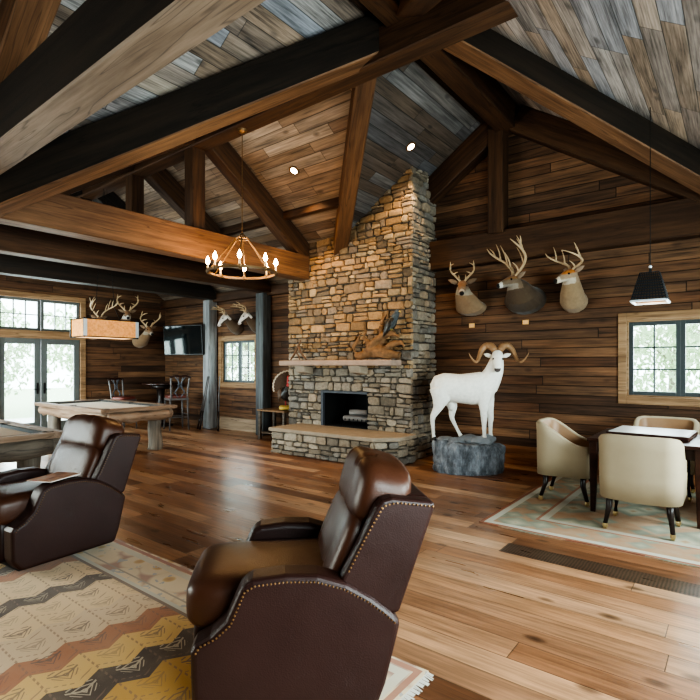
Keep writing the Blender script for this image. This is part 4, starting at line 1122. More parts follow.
bm = bmesh.new(); lathe(bm, [(0.02, -0.05), (0.06, -0.03), (0.07, 0.0)], (0, 0, 4.718 - cz_), 18); obj('canopy', bm, M['rust'], cd)
cam_ang = math.atan2(-YR, -cx_)
for k in range(8):
    a = cam_ang + R(-4) + k * PI / 4; x, y = rad * math.cos(a), rad * math.sin(a)
    bm = bmesh.new(); lathe(bm, [(0.008, -0.03), (0.026, -0.005), (0.03, 0.02), (0.03, 0.026), (0.012, 0.026)], (x, y, 0), 10); hd = obj('candle_cup', bm, M['rust'], cd)
    bm = bmesh.new(); cyl(bm, (x, y, 0.026), (x, y, 0.10), 0.012, seg=8); obj('candle_sleeve', bm, M['candle'], hd)
    bm = bmesh.new(); lathe(bm, [(0.010, 0.10), (0.027, 0.13), (0.026, 0.155), (0.011, 0.195), (0.002, 0.21)], (x, y, 0), 8); obj('bulb', bm, M['bulb'], hd, smooth=True)

# can lights
def can(label, x, y, zf, lit, nrm):
    t = thing('ceiling_spotlight', label, 'spotlight', (x, y, zf - 0.012))
    t.rotation_euler = Vector((0, 0, -1)).rotation_difference(Vector(nrm)).to_euler()
    bm = bmesh.new(); lathe(bm, [(0.055, -0.004), (0.085, -0.004), (0.088, 0.004), (0.085, 0.01), (0.055, 0.006)], (0, 0, -0.0), 20, False); obj('trim_ring', bm, M['rust'] if lit else M['iron'], t)
    bm = bmesh.new()
    if lit: lathe(bm, [(0.0005, -0.012), (0.04, -0.010), (0.056, 0.0)], (0, 0, 0), 16)
    else: lathe(bm, [(0.0005, -0.05), (0.03, -0.045), (0.05, -0.02), (0.056, 0.0)], (0, 0, 0), 16)
    obj('lens', bm, M['can'] if lit else M['iron'], t, smooth=True)
def on_ceiling(u, v, fn):
    d_ = F * 1.0 + RT * ((u - 350) / 500.0) + Vector((0, 0, (365.7 - v) / 500.0)); lo, hi = 0.5, 20
    for _ in range(60):
        m = (lo + hi) / 2; p = d_ * m + Vector((0, 0, 1.5))
        if p.z < fn(p.x, p.y): lo = m
        else: hi = m
    return d_ * lo + Vector((0, 0, 1.5))
c1 = on_ceiling(294, 170, lambda x, y: zwing(y)); c2 = on_ceiling(411, 146, lambda x, y: zmain(x)); c3 = on_ceiling(652, 150, lambda x, y: zmain(x))
can('lit ceiling spotlight in the warm boards above the chandelier', c1.x, c1.y, c1.z, True, (0, -S, -1))
can('lit ceiling spotlight just above the chimney top', c2.x, c2.y, c2.z, True, (S, 0, -1))
can('unlit dark eyeball spotlight on the right ceiling slope', c3.x, c3.y, c3.z, False, (-S, 0, -1))

# ------------------------------------------------------------------ bighorn ram on its rock
rkc = (-3.05, 6.66)
rk = thing('rock_base', 'grey slate rock pedestal standing on the floor below the white ram', 'pedestal', (rkc[0], rkc[1], 0), R(38))
bm = bmesh.new(); seg = 72; rings = []
for j, (z, k) in enumerate([(0.0, 0.95), (0.03, 0.98), (0.07, 1.0), (0.11, 0.98), (0.15, 1.0), (0.19, 0.99), (0.23, 0.975), (0.27, 0.99), (0.31, 1.0), (0.35, 1.01), (0.38, 1.0), (0.40, 0.985), (0.42, 0.93)]):
    ring = []
    for i in range(seg):
        a = 2 * PI * i / seg
        rx, ry = 0.50, 0.34
        q = 1 + 0.09 * noise.noise(Vector((math.cos(a) * 2.2, math.sin(a) * 2.2, 4))) + 0.07 * noise.noise(Vector((math.cos(a) * 6, math.sin(a) * 6, z * 7))) + 0.035 * abs(noise.noise(Vector((math.cos(a) * 13, math.sin(a) * 13, z * 14)))) - 0.10 * max(0, 0.15 - z)
        ring.append(bm.verts.new((rx * k * q * math.cos(a), ry * k * q * math.sin(a), z + (0.02 * noise.noise(Vector((math.cos(a) * 3, math.sin(a) * 3, 9))) if z > 0.3 else 0) - (0.035 * math.cos(a) if z > 0.3 else 0))))
    rings.append(ring)
for A, B in zip(rings, rings[1:]):
    for i in range(seg): bm.faces.new((A[i], A[(i + 1) % seg], B[(i + 1) % seg], B[i]))
bm.faces.new(rings[0][::-1])
ce = bm.verts.new((0, 0, 0.425))
for i in range(seg): bm.faces.new((rings[-1][i], rings[-1][(i + 1) % seg], ce))
obj('boulder', bm, M['rock'], rk)
M['rock2'] = plain('loose_slate', (0.24, 0.25, 0.265), 0.85, 0.5, 10, 0.9, 20)
for (x, y, s, hh) in ((-0.20, -0.12, 0.12, 0.06), (-0.06, -0.10, 0.10, 0.05), (0.16, -0.10, 0.17, 0.07), (0.27, 0.04, 0.13, 0.07), (-0.33, 0.02, 0.14, 0.05), (0.02, 0.12, 0.16, 0.06)):
    bm = bmesh.new(); vs = ball(bm, (x, y, 0.425 + hh * 0.35), 1, 2, (s, s * 0.75, hh))
    for v in bm.verts:
        v.co += Vector((1, 1, 0.4)) * 0.05 * noise.noise(v.co * 13 + Vector((x * 9, 0, 0)))
    obj('ledge_stone', bm, M['rock2'], rk)

ramz = 0.445
ram = thing('white_ram', 'white mounted ram with curled brown horns standing on the slate rock', 'ram', (0, 0, 0))
rp = Vector((rkc[0], rkc[1], ramz)) - RT * 0.085
ram.scale = (1.04, 1.04, 1.02); ram.location = rp; ram.rotation_euler = (0, 0, R(38 - 10))
bm = bmesh.new()
loft(bm, [(-0.425, 0, 0.73), (-0.385, 0, 0.73), (-0.27, 0, 0.735), (-0.05, 0, 0.715), (0.12, 0, 0.712), (0.26, 0, 0.725), (0.36, 0, 0.745), (0.41, 0, 0.75)],
     [(0.07, 0.09), (0.125, 0.16), (0.17, 0.20), (0.18, 0.205), (0.178, 0.225), (0.16, 0.23), (0.12, 0.175), (0.07, 0.10)], seg=18)
loft(bm, [(0.30, 0, 0.75), (0.365, 0, 0.86), (0.41, -0.005, 0.96), (0.435, -0.01, 1.06), (0.448, -0.01, 1.14)], [(0.13, 0.165), (0.118, 0.145), (0.102, 0.125), (0.088, 0.105), (0.076, 0.085)], up=(1, 0, 0), seg=16)
loft(bm, [(0.455, 0.045, 1.185), (0.452, -0.01, 1.185), (0.447, -0.07, 1.135), (0.44, -0.125, 1.06), (0.435, -0.175, 0.985), (0.432, -0.195, 0.955)],
     [(0.05, 0.05), (0.075, 0.075), (0.072, 0.078), (0.055, 0.062), (0.044, 0.047), (0.032, 0.034)], up=(1, 0, 0), seg=16)
def leg_loft(pts): loft(bm, [p[:3] for p in pts], [p[3] for p in pts], up=(1, 0, 0), seg=12)
# hind legs: knee forward and high, hock backwards, vertical shank
leg_loft([(-0.31, -0.09, 0.72, (0.085, 0.15)), (-0.30, -0.11, 0.56, (0.07, 0.115)), (-0.345, -0.115, 0.44, (0.045, 0.065)), (-0.405, -0.115, 0.335, (0.032, 0.042)), (-0.415, -0.115, 0.29, (0.03, 0.036)), (-0.405, -0.115, 0.15, (0.022, 0.025)), (-0.40, -0.115, 0.07, (0.024, 0.027)), (-0.395, -0.115, 0.03, (0.028, 0.034))])
leg_loft([(-0.24, 0.09, 0.70, (0.085, 0.15)), (-0.17, 0.11, 0.55, (0.07, 0.11)), (-0.135, 0.115, 0.43, (0.045, 0.062)), (-0.15, 0.115, 0.33, (0.033, 0.042)), (-0.145, 0.115, 0.28, (0.03, 0.034)), (-0.08, 0.115, 0.14, (0.022, 0.025)), (-0.045, 0.115, 0.07, (0.024, 0.027)), (-0.02, 0.115, 0.03, (0.028, 0.034))])
leg_loft([(0.27, -0.09, 0.70, (0.08, 0.12)), (0.265, -0.10, 0.52, (0.055, 0.075)), (0.265, -0.10, 0.40, (0.040, 0.05)), (0.27, -0.10, 0.29, (0.036, 0.042)), (0.27, -0.10, 0.24, (0.03, 0.034)), (0.272, -0.10, 0.10, (0.023, 0.026)), (0.28, -0.10, 0.03, (0.03, 0.036))])
leg_loft([(0.31, 0.08, 0.70, (0.08, 0.12)), (0.35, 0.09, 0.52, (0.055, 0.075)), (0.365, 0.09, 0.40, (0.040, 0.05)), (0.375, 0.09, 0.29, (0.036, 0.042)), (0.372, 0.09, 0.24, (0.03, 0.034)), (0.37, 0.09, 0.10, (0.023, 0.026)), (0.378, 0.09, 0.03, (0.03, 0.036))])
loft(bm, [(-0.40, 0, 0.80), (-0.432, 0, 0.76), (-0.44, 0, 0.70)], [0.03, 0.024, 0.012], seg=8)
ball(bm, (-0.16, 0.0, 0.46), 0.055, 2, (1, 1, 1.2))
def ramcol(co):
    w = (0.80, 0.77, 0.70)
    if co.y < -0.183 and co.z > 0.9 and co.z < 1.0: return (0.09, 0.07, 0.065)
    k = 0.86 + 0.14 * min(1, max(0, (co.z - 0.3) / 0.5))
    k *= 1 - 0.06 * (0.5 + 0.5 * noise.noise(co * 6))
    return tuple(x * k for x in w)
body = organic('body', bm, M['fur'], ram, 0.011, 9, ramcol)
for sgn in (-1, 1):
    bm = bmesh.new()
    pth = [(0.035, 0.0, 0.02, 0.042), (0.075, 0.05, 0.075, 0.052), (0.135, 0.085, 0.085, 0.048), (0.195, 0.075, 0.035, 0.040), (0.235, 0.03, -0.06, 0.028), (0.265, -0.03, -0.125, 0.022), (0.305, -0.085, -0.135, 0.015), (0.355, -0.12, -0.075, 0.009), (0.385, -0.13, -0.015, 0.003)]
    tube(bm, [(0.452 + sgn * p[0], -0.015 + p[1], 1.225 + p[2], p[3]) for p in pth], 12, 7)
    for i, v in enumerate(bm.verts): 
        ring = i // 12
        c_ = 0.004 * (1 if ring % 2 else -0.6)
        v.co += Vector((0, 0, c_)) * 0.6
    obj('horn', bm, M['horn'], ram, smooth=True)
    bm = bmesh.new(); e0 = Vector((0.452 + sgn * 0.07, -0.01, 1.16)); dr = Vector((sgn * 0.9, 0.1, 0.30)).normalized()
    loft(bm, [e0, e0 + dr * 0.035, e0 + dr * 0.075, e0 + dr * 0.115], [(0.014, 0.012), (0.030, 0.012), (0.026, 0.010), (0.004, 0.004)], up=(0, 1, 0), seg=10)
    o = obj('ear', bm, M['fur'], ram, smooth=True); paint(o, lambda co: (0.74, 0.70, 0.63))
    bm = bmesh.new(); ball(bm, (0.447 + sgn * 0.056, -0.112, 1.125), 0.017, 2); obj('eye', bm, M['eye'], ram, smooth=True)
for (x, y) in ((-0.39, -0.115), (-0.012, 0.115), (0.288, -0.10), (0.386, 0.09)):
    bm = bmesh.new()
    for s in (-1, 1): loft(bm, [(x, y + s * 0.014, 0.0), (x + 0.004, y + s * 0.013, 0.02), (x - 0.004, y + s * 0.011, 0.045)], [(0.017, 0.032), (0.016, 0.028), (0.014, 0.024)], up=(1, 0, 0), seg=10)
    obj('hoof', bm, M['eye'], ram, smooth=True)

# ------------------------------------------------------------------ deer shoulder mounts
def antlers(parent, c, fwd, side, up, style, size, mat):
    for sgn in (-1, 1):
        bm = bmesh.new()
        def Q(a, b, c_, r): v = c + side * (sgn * a * size) + fwd * (b * size) + up * (c_ * size); return (v.x, v.y, v.z, r * size)
        if style == 'wide':
            main = [Q(0.035, 0, 0, 0.020), Q(0.11, -0.06, 0.09, 0.018), Q(0.21, -0.06, 0.19, 0.017), Q(0.28, 0.02, 0.28, 0.015), Q(0.30, 0.11, 0.36, 0.011), Q(0.28, 0.17, 0.43, 0.004)]
            tines = [((0.07, -0.03, 0.05), (0.08, 0.05, 0.17)), ((0.15, -0.065, 0.13), (0.14, 0.0, 0.34)), ((0.21, -0.06, 0.19), (0.19, 0.02, 0.44)), ((0.265, 0.0, 0.255), (0.24, 0.05, 0.47)), ((0.29, 0.06, 0.32), (0.36, 0.08, 0.44))]
        elif style == 'narrow':
            main = [Q(0.03, 0, 0, 0.018), Q(0.09, -0.05, 0.06, 0.016), Q(0.155, -0.04, 0.13, 0.014), Q(0.175, 0.03, 0.21, 0.011), Q(0.15, 0.10, 0.27, 0.008), Q(0.11, 0.14, 0.30, 0.003)]
            tines = [((0.05, -0.02, 0.03), (0.05, 0.05, 0.11)), ((0.13, -0.045, 0.105), (0.06, 0.02, 0.15)), ((0.17, 0.01, 0.185), (0.165, 0.04, 0.31))]
        else:
            main = [Q(0.035, 0, 0, 0.019), Q(0.10, -0.06, 0.05, 0.017), Q(0.19, -0.05, 0.10, 0.016), Q(0.24, 0.05, 0.17, 0.014), Q(0.23, 0.16, 0.24, 0.010), Q(0.17, 0.24, 0.29, 0.004)]
            tines = [((0.06, -0.03, 0.025), (0.06, 0.05, 0.13)), ((0.17, -0.055, 0.09), (0.14, -0.01, 0.30)), ((0.235, 0.03, 0.155), (0.21, 0.06, 0.36))]
        tube(bm, main, 8, 5)
        for a, b in tines:
            m = [(a[i] + b[i]) / 2 for i in range(3)]; m[1] -= 0.015
            tube(bm, [Q(*a, 0.012), Q(*m, 0.010), Q(*b, 0.003)], 6, 4)
        obj('antler', bm, mat, parent, smooth=True)
def deer(label, loc, rz, neck, hd, style, asize, cols, plaque=True, scale=1.0, group='deer mounts', roll=0.0):
    """local: wall plane y=0, room at -y. neck = list of (x,y,z,(r1,r2)), hd = head direction"""
    t = thing('deer_mount', label, 'deer mount', loc, rz, group); t.scale = (scale,) * 3
    bm = bmesh.new()
    loft(bm, [n_[:3] for n_ in neck], [n_[3] for n_ in neck], up=(1, 0, 0), seg=18)
    c = Vector(neck[-1][:3]); f = Vector(hd).normalized(); upg = Vector((0, 0, 1)); up = (upg - f * upg.dot(f)).normalized(); side = f.cross(up)
    up = (up * math.cos(roll) + side * math.sin(roll)); side = f.cross(up)
    hs = [(-0.06, 0.0, 0.065, 0.07), (0.0, 0.015, 0.080, 0.085), (0.08, 0.01, 0.075, 0.075), (0.16, -0.01, 0.055, 0.058), (0.235, -0.03, 0.042, 0.042), (0.275, -0.035, 0.034, 0.034), (0.29, -0.038, 0.02, 0.02)]
    loft(bm, [c + f * a + up * b for a, b, _, _ in hs], [(r2, r1) for _, _, r1, r2 in hs], up=tuple(side), seg=16)
    def colf(co):
        d_ = co - c; a = d_.dot(f); b = d_.dot(up); s = abs(d_.dot(side))
        on_head = -0.06 < a < 0.32 and d_.length < 0.34 and b > -0.11
        if on_head:
            if a > 0.262: return cols['nose']
            if a > 0.215: return cols['muzzle']
            if b < -0.03 and a > 0.0: return cols['throat']
            if b > 0.035 and a < 0.17: return cols['crown']
            return cols['face']
        k = min(1, max(0, (-co.y) / 0.4)); n_ = 0.5 + 0.5 * noise.noise(co * 7)
        base = Vector(cols['neck']).lerp(Vector(cols['chest']), min(1, max(0, 0.9 - k + 0.4 * (n_ - 0.5))))
        front = d_.dot(f - Vector((0, 0, 0.4)))
        return tuple(base)
    organic('shoulder', bm, M['fur'], t, 0.011, 4, colf)
    for sgn in (-1, 1):
        bm = bmesh.new(); e0 = c + side * (sgn * 0.07) + up * 0.05 - f * 0.02; dr = (side * sgn * 0.95 + up * 0.35 - f * 0.25).normalized()
        loft(bm, [e0, e0 + dr * 0.04, e0 + dr * 0.10, e0 + dr * 0.155], [(0.016, 0.014), (0.036, 0.014), (0.032, 0.011), (0.004, 0.004)], up=tuple(f), seg=10)
        o = obj('ear', bm, M['fur'], t, smooth=True); paint(o, lambda co: cols['ear'])
        bm = bmesh.new(); ball(bm, c + f * 0.085 + side * (sgn * 0.062) + up * 0.035, 0.017, 2); obj('eye', bm, M['eye'], t, smooth=True)
    antlers(t, c + up * 0.08 - f * 0.005, f, side, up, style, asize, M['antler'])
    if plaque:
        bz = min(n_[2] - n_[3][1] * 0.9 for n_ in neck[:2]); bm = bmesh.new(); bx(bm, neck[0][0] - 0.045, neck[0][0] + 0.045, -0.02, -0.002, bz - 0.08, bz - 0.015); o = obj('tag', bm, M['plaque'], t, bevel=0.004); o['label'] = 'small orange wooden tag'
    return t
grey = dict(neck=(0.21, 0.13, 0.075), chest=(0.25, 0.175, 0.11), face=(0.22, 0.14, 0.085), crown=(0.24, 0.115, 0.05), muzzle=(0.42, 0.35, 0.28), nose=(0.012, 0.01, 0.01), throat=(0.30, 0.25, 0.19), ear=(0.22, 0.15, 0.10))
dark = dict(neck=(0.085, 0.056, 0.036), chest=(0.03, 0.021, 0.016), face=(0.17, 0.118, 0.078), crown=(0.24, 0.12, 0.05), muzzle=(0.60, 0.56, 0.50), nose=(0.012, 0.01, 0.01), throat=(0.25, 0.21, 0.17), ear=(0.24, 0.18, 0.13))
buff = dict(neck=(0.27, 0.185, 0.11), chest=(0.28, 0.20, 0.13), face=(0.30, 0.21, 0.14), crown=(0.46, 0.17, 0.04), muzzle=(0.56, 0.46, 0.36), nose=(0.02, 0.015, 0.012), throat=(0.45, 0.38, 0.30), ear=(0.30, 0.22, 0.16))
G_R = 'deer mounts on the ram wall'
deer('grey-brown deer mount with a slim neck, leftmost of the three above the ram', (-3.42, YN, 2.45), 0,
     [(0.02, 0.0, -0.03, (0.125, 0.24)), (0.02, -0.10, -0.02, (0.122, 0.23)), (0.01, -0.19, 0.07, (0.105, 0.18)), (-0.01, -0.26, 0.18, (0.09, 0.125)), (0.0, -0.30, 0.27, (0.078, 0.085))], (0.33, -0.80, -0.36), 'narrow', 1.0, grey, True, 1.04, G_R)
deer('large dark-shouldered deer mount with the widest antlers, middle of the three above the ram', (-2.54, YN, 2.48), 0,
     [(0.0, 0.0, 0.0, (0.22, 0.31)), (0.0, -0.12, 0.01, (0.21, 0.285)), (0.01, -0.24, 0.06, (0.185, 0.225)), (-0.01, -0.34, 0.16, (0.135, 0.16)), (-0.03, -0.40, 0.23, (0.088, 0.092))], (-0.60, -0.76, -0.14), 'wide', 1.12, dark, True, 1.0, G_R)
deer('pale buff deer mount with an orange forehead, rightmost of the three above the ram', (-1.85, YN, 2.40), 0,
     [(0.0, 0.0, 0.0, (0.17, 0.185)), (0.0, -0.11, 0.02, (0.16, 0.18)), (0.01, -0.20, 0.11, (0.14, 0.16)), (0.02, -0.27, 0.24, (0.11, 0.12)), (0.03, -0.32, 0.34, (0.085, 0.09))], (-0.58, -0.77, -0.22), 'sweep', 1.0, buff, False, 0.97, G_R, roll=R(-4))
G_W = 'deer mounts on the west wall'
ndef = [(0.0, 0.0, 0.0, (0.15, 0.20)), (0.0, -0.11, 0.02, (0.14, 0.18)), (0.0, -0.23, 0.11, (0.105, 0.13)), (0.0, -0.31, 0.22, (0.088, 0.10)), (0.0, -0.35, 0.30, (0.08, 0.085))]
deer('deer mount with its head behind the box lamp, nearest the double door', (XW, 5.62, 2.26), R(90), ndef, (0.1, -0.85, -0.25), 'wide', 1.0, grey, False, 1.0, G_W)
deer('deer mount with a white throat, middle one on the wall behind the box lamp', (XW, 6.30, 2.46), R(90), ndef, (-0.38, -0.85, -0.30), 'narrow', 1.35, dict(grey, throat=(0.7, 0.66, 0.6), muzzle=(0.6, 0.55, 0.5)), False, 1.0, G_W)
deer('brown deer mount on the far wall, the one closest to the television', (XW, 6.78, 2.10), R(90), [(n_[0] + 0.02 * i, n_[1], n_[2], n_[3]) for i, n_ in enumerate(ndef)], (-0.15, -0.85, -0.3), 'narrow', 1.35, grey, False, 1.0, G_W)
pale = dict(neck=(0.10, 0.065, 0.04), chest=(0.085, 0.055, 0.04), face=(0.70, 0.65, 0.6), crown=(0.55, 0.48, 0.42), muzzle=(0.75, 0.7, 0.66), nose=(0.35, 0.3, 0.28), throat=(0.08, 0.055, 0.04), ear=(0.14, 0.10, 0.07))
G_S = 'white-faced mounts above the small window'
nsm = [(0.06, 0.0, -0.06, (0.17, 0.20)), (0.06, -0.10, -0.03, (0.16, 0.19)), (0.03, -0.20, 0.05, (0.12, 0.14)), (0.0, -0.28, 0.14, (0.09, 0.10)), (-0.03, -0.31, 0.19, (0.08, 0.085))]
deer('white-faced dark mount above the small window, the one next to the pale post', (-9.22, YN, 2.42), 0, nsm, (-0.35, -0.65, -0.65), 'narrow', 1.0, pale, False, 0.95, G_S)
deer('white-faced dark mount above the small window, the one nearer the fireplace', (-8.50, YN, 2.42), 0, nsm, (-0.35, -0.65, -0.62), 'narrow', 1.05, pale, False, 0.95, G_S)

# ------------------------------------------------------------------ mantel display
dwl = (-4.56, 6.59, 1.597)
dr = thing('driftwood', 'gnarled orange driftwood piece on the right end of the mantel', 'driftwood', dwl)
bm = bmesh.new(); rd = random.Random(5)
for br in ([(-0.42, 0, 0.05, 0.05), (-0.25, 0.0, 0.08, 0.07), (-0.05, 0.0, 0.12, 0.09), (0.15, 0.0, 0.10, 0.09), (0.34, 0, 0.06, 0.05)],
           [(-0.20, 0, 0.08, 0.06), (-0.10, -0.02, 0.24, 0.06), (0.08, 0, 0.36, 0.055), (0.24, -0.02, 0.40, 0.05), (0.36, -0.03, 0.33, 0.02)],
           [(-0.35, 0, 0.06, 0.04), (-0.42, -0.03, 0.17, 0.035), (-0.36, -0.02, 0.30, 0.03), (-0.30, 0, 0.42, 0.012)],
           [(0.0, 0, 0.1, 0.06), (0.05, 0.02, 0.3, 0.05), (0.02, 0.03, 0.5, 0.045), (0.08, 0.04, 0.64, 0.03), (0.13, 0.04, 0.70, 0.012)],
           [(0.1, 0, 0.1, 0.07), (0.2, 0, 0.22, 0.05), (0.34, -0.02, 0.24, 0.035), (0.44, -0.04, 0.19, 0.012)],
           [(-0.15, 0, 0.2, 0.04), (-0.24, -0.02, 0.33, 0.03), (-0.20, 0, 0.47, 0.01)]):
    tube(bm, br, 10, 5)
for v in bm.verts:
    v.co += Vector((1, 0.5, 1)) * 0.035 * noise.noise(v.co * 9)
    v.co.z = max(v.co.z, 0.003); v.co.y = min(v.co.y, 0.12)
o = organic('gnarled_wood', bm, M['driftwood'], dr, 0.012, 2); dr.scale = (1.15, 1, 1.05)
bd_ = thing('mounted_bird', 'dark grey mounted bird perched on the driftwood', 'bird', (dwl[0] + 0.27, dwl[1] - 0.02, dwl[2] + 0.50))
bm = bmesh.new()
loft(bm, [(-0.13, 0, -0.10), (-0.09, 0, -0.03), (-0.03, 0, 0.06), (0.04, 0, 0.16), (0.085, 0, 0.22), (0.10, -0.0, 0.255)], [(0.03, 0.02), (0.055, 0.045), (0.075, 0.065), (0.06, 0.06), (0.042, 0.042), (0.02, 0.02)], seg=12)
ball(bm, (0.095, -0.01, 0.24), 0.045, 2)
organic('body', bm, M['greyfur'], bd_, 0.009, 4)
for s in (-1, 1):
    bm = bmesh.new(); loft(bm, [(0.03, s * 0.055, 0.15), (-0.03, s * 0.072, 0.06), (-0.10, s * 0.06, -0.06), (-0.15, s * 0.04, -0.14)], [(0.015, 0.045), (0.018, 0.06), (0.014, 0.04), (0.004, 0.01)], seg=10); obj('wing', bm, M['tblack'], bd_, smooth=True)
    bm = bmesh.new(); cyl(bm, (-0.02, s * 0.025, -0.02), (0.0, s * 0.025, -0.03 - 0.02), 0.008, seg=6); obj('foot', bm, M['straw'], bd_)
bm = bmesh.new(); loft(bm, [(0.13, -0.015, 0.245), (0.16, -0.02, 0.235), (0.165, -0.02, 0.22)], [0.014, 0.008, 0.002], seg=8); obj('beak', bm, M['straw'], bd_, smooth=True)
tw = thing('branch_ornament', 'small dark twisted branch ornament on the left end of the mantel', 'ornament', (-6.35, 6.60, 1.597))
bm = bmesh.new()
for br in ([(-0.2, 0, 0.01, 0.012), (-0.1, 0, 0.12, 0.02), (0.0, 0, 0.26, 0.022), (0.06, 0, 0.36, 0.012)], [(0.0, 0, 0.25, 0.016), (0.1, -0.02, 0.12, 0.018), (0.2, 0, 0.01, 0.014)], [(-0.08, 0, 0.14, 0.012), (0.03, -0.04, 0.10, 0.012), (0.08, -0.05, 0.01, 0.010)]): tube(bm, br, 8, 4)
obj('twisted_branch', bm, plain('twig_bark', (0.14, 0.075, 0.04), 0.8, 0.5, 12, 0.8, 30), tw, smooth=True)

# ------------------------------------------------------------------ turkey on a side table
st = thing('side_table', 'low wooden side table left of the fireplace, under the turkey', 'table', (-7.42, 7.15, 0))
bm = bmesh.new(); bx(bm, -0.40, 0.40, -0.25, 0.25, 0.575, 0.61); obj('tabletop', bm, M['trim'], st, bevel=0.006)
bm = bmesh.new(); bx(bm, -0.36, 0.36, -0.21, 0.21, 0.12, 0.145); obj('shelf', bm, M['log_grey'], st, bevel=0.004)
for sx in (-1, 1):
    for sy in (-1, 1):
        bm = bmesh.new(); bx(bm, sx * 0.35 - 0.03, sx * 0.35 + 0.03, sy * 0.20 - 0.03, sy * 0.20 + 0.03, 0, 0.575); obj('leg', bm, M['log_grey'], st, bevel=0.004)
tk = thing('mounted_turkey', 'strutting mounted turkey with a red head and fanned tail on the side table', 'turkey', (-7.10, 7.10, 0.612), R(45))
bm = bmesh.new(); pillow(bm, (0, 0, 0.05), (0.19, 0.16, 0.05), 0.8); ob = obj('grass_base', bm, M['straw'], tk, smooth=True)
for v in ob.data.vertices:
    v.co.z = max(0.0, v.co.z + 0.02 * noise.noise(v.co * 15))
bm = bmesh.new()
loft(bm, [(0, 0.16, 0.42), (0, 0.10, 0.38), (0, 0.0, 0.33), (0, -0.10, 0.34), (0, -0.17, 0.42), (0, -0.17, 0.50)], [(0.05, 0.06), (0.13, 0.13), (0.17, 0.17), (0.15, 0.15), (0.09, 0.09), (0.05, 0.05)], up=(1, 0, 0), seg=16)
organic('body', bm, M['tblack'], tk, 0.012, 3)
bm = bmesh.new(); tube(bm, [(0, -0.17, 0.47, 0.05), (0, -0.21, 0.55, 0.036), (0, -0.20, 0.63, 0.034), (0, -0.235, 0.665, 0.034), (0, -0.29, 0.655, 0.012)], 10, 4); obj('head', bm, M['red'], tk, smooth=True)
for s in (-1, 1):
    bm = bmesh.new(); cyl(bm, (s * 0.06, 0.0, 0.22), (s * 0.06, -0.01, 0.09), 0.014, seg=8); obj('leg', bm, M['red'], tk)
    bm = bmesh.new(); loft(bm, [(s * 0.14, -0.08, 0.38), (s * 0.19, 0.02, 0.30), (s * 0.20, 0.10, 0.18)], [(0.02, 0.09), (0.025, 0.10), (0.01, 0.03)], seg=10); obj('wing', bm, M['fan'], tk, smooth=True)
n = 18
for part, r0, r1, mt in (('tail_fan', 0.06, 0.29, M['fan']), ('tail_edge', 0.29, 0.32, M['fantip'])):
    bm = bmesh.new()
    for i in range(n):
        a0 = R(-20) + R(220) * i / n; a1 = R(-20) + R(220) * (i + 1) / n; y = 0.15 + 0.008 * (i % 2)
        vs = [bm.verts.new((r * math.cos(a), y + 0.1 * (r - 0.1), 0.47 + r * math.sin(a))) for r, a in ((r0, a0), (r1, a0), (r1 + 0.012, (a0 + a1) / 2), (r1, a1), (r0, a1))]; bm.faces.new(vs)
    obj(part, bm, mt, tk)

# ------------------------------------------------------------------ bar corner
M['stoolseat'] = leather('red_brown_seat', (0.14, 0.04, 0.03), 0.4)
M['stoolwood'] = plain('dark_stool_wood', (0.11, 0.10, 0.098), 0.35, 0.3)
def barstool(label):
    t = thing('bar_stool', label, 'bar stool')
    bm = bmesh.new(); pillow(bm, (0, 0, 0.73), (0.215, 0.205, 0.045), 0.45); obj('seat', bm, M['stoolseat'], t, smooth=True)
    bm = bmesh.new(); bx(bm, -0.21, 0.21, -0.20, 0.20, 0.655, 0.70); obj('seat_rail', bm, M['stoolwood'], t, bevel=0.008)
    for sx in (-1, 1):
        for sy in (-1, 1):
            bm = bmesh.new(); loft(bm, [(sx * 0.185, sy * 0.175, 0.69), (sx * 0.19, sy * 0.18, 0.4), (sx * 0.205, sy * 0.20, 0.0)], [0.022, 0.020, 0.016], seg=8); obj('leg', bm, M['stoolwood'], t, smooth=True)
    for z, a in ((0.28, 'x'), (0.34, 'y')):
        for s in (-1, 1):
            bm = bmesh.new()
            if a == 'x': cyl(bm, (-0.195, s * 0.187, z), (0.195, s * 0.187, z), 0.012, seg=6)
            else: cyl(bm, (s * 0.193, -0.19, z), (s * 0.193, 0.19, z), 0.012, seg=6)
            obj('stretcher', bm, M['stoolwood'], t)
    for s in (-1, 1):
        bm = bmesh.new(); tube(bm, [(s * 0.17, -0.19, 0.68, 0.020), (s * 0.18, -0.215, 0.9, 0.020), (s * 0.20, -0.26, 1.17, 0.018)], 8, 3)
        obj('back_post', bm, M['stoolwood'], t, smooth=True)
    bm = bmesh.new()
    tube(bm, [(-0.225, -0.262, 1.16, 0.020), (-0.1, -0.275, 1.195, 0.022), (0, -0.275, 1.18, 0.022), (0.1, -0.275, 1.195, 0.022), (0.225, -0.262, 1.16, 0.020)], 8, 4)
    obj('crest_rail', bm, M['dwood'], t, smooth=True)
    bm = bmesh.new()
    for s in (-1, 1):
        tube(bm, [(s * 0.03, -0.20, 0.72, 0.012), (s * 0.10, -0.225, 0.85, 0.012), (s * 0.0, -0.245, 0.99, 0.012), (s * 0.11, -0.265, 1.17, 0.012)], 6, 4)
        tube(bm, [(s * 0.12, -0.22, 0.80, 0.010), (s * 0.04, -0.24, 0.95, 0.010), (s * 0.05, -0.265, 1.17, 0.010)], 6, 4)
    obj('carved_splat', bm, M['steel_grey'], t, smooth=True)
    return t
s1 = barstool('dark carved-back bar stool beside the pale post, under the television')
dup(s1, (-11.55, 6.05, 0), R(-75), 'dark bar stool with a reddish seat by the wall behind the pool table')
s1.scale = (1.08, 1.08, 1.06); s1.location = (-10.50, 6.78, 0); s1.rotation_euler = (0, 0, R(75))
pt = thing('pub_table', 'round tall dark pub table in the corner below the television', 'table', (-11.45, 6.95, 0))
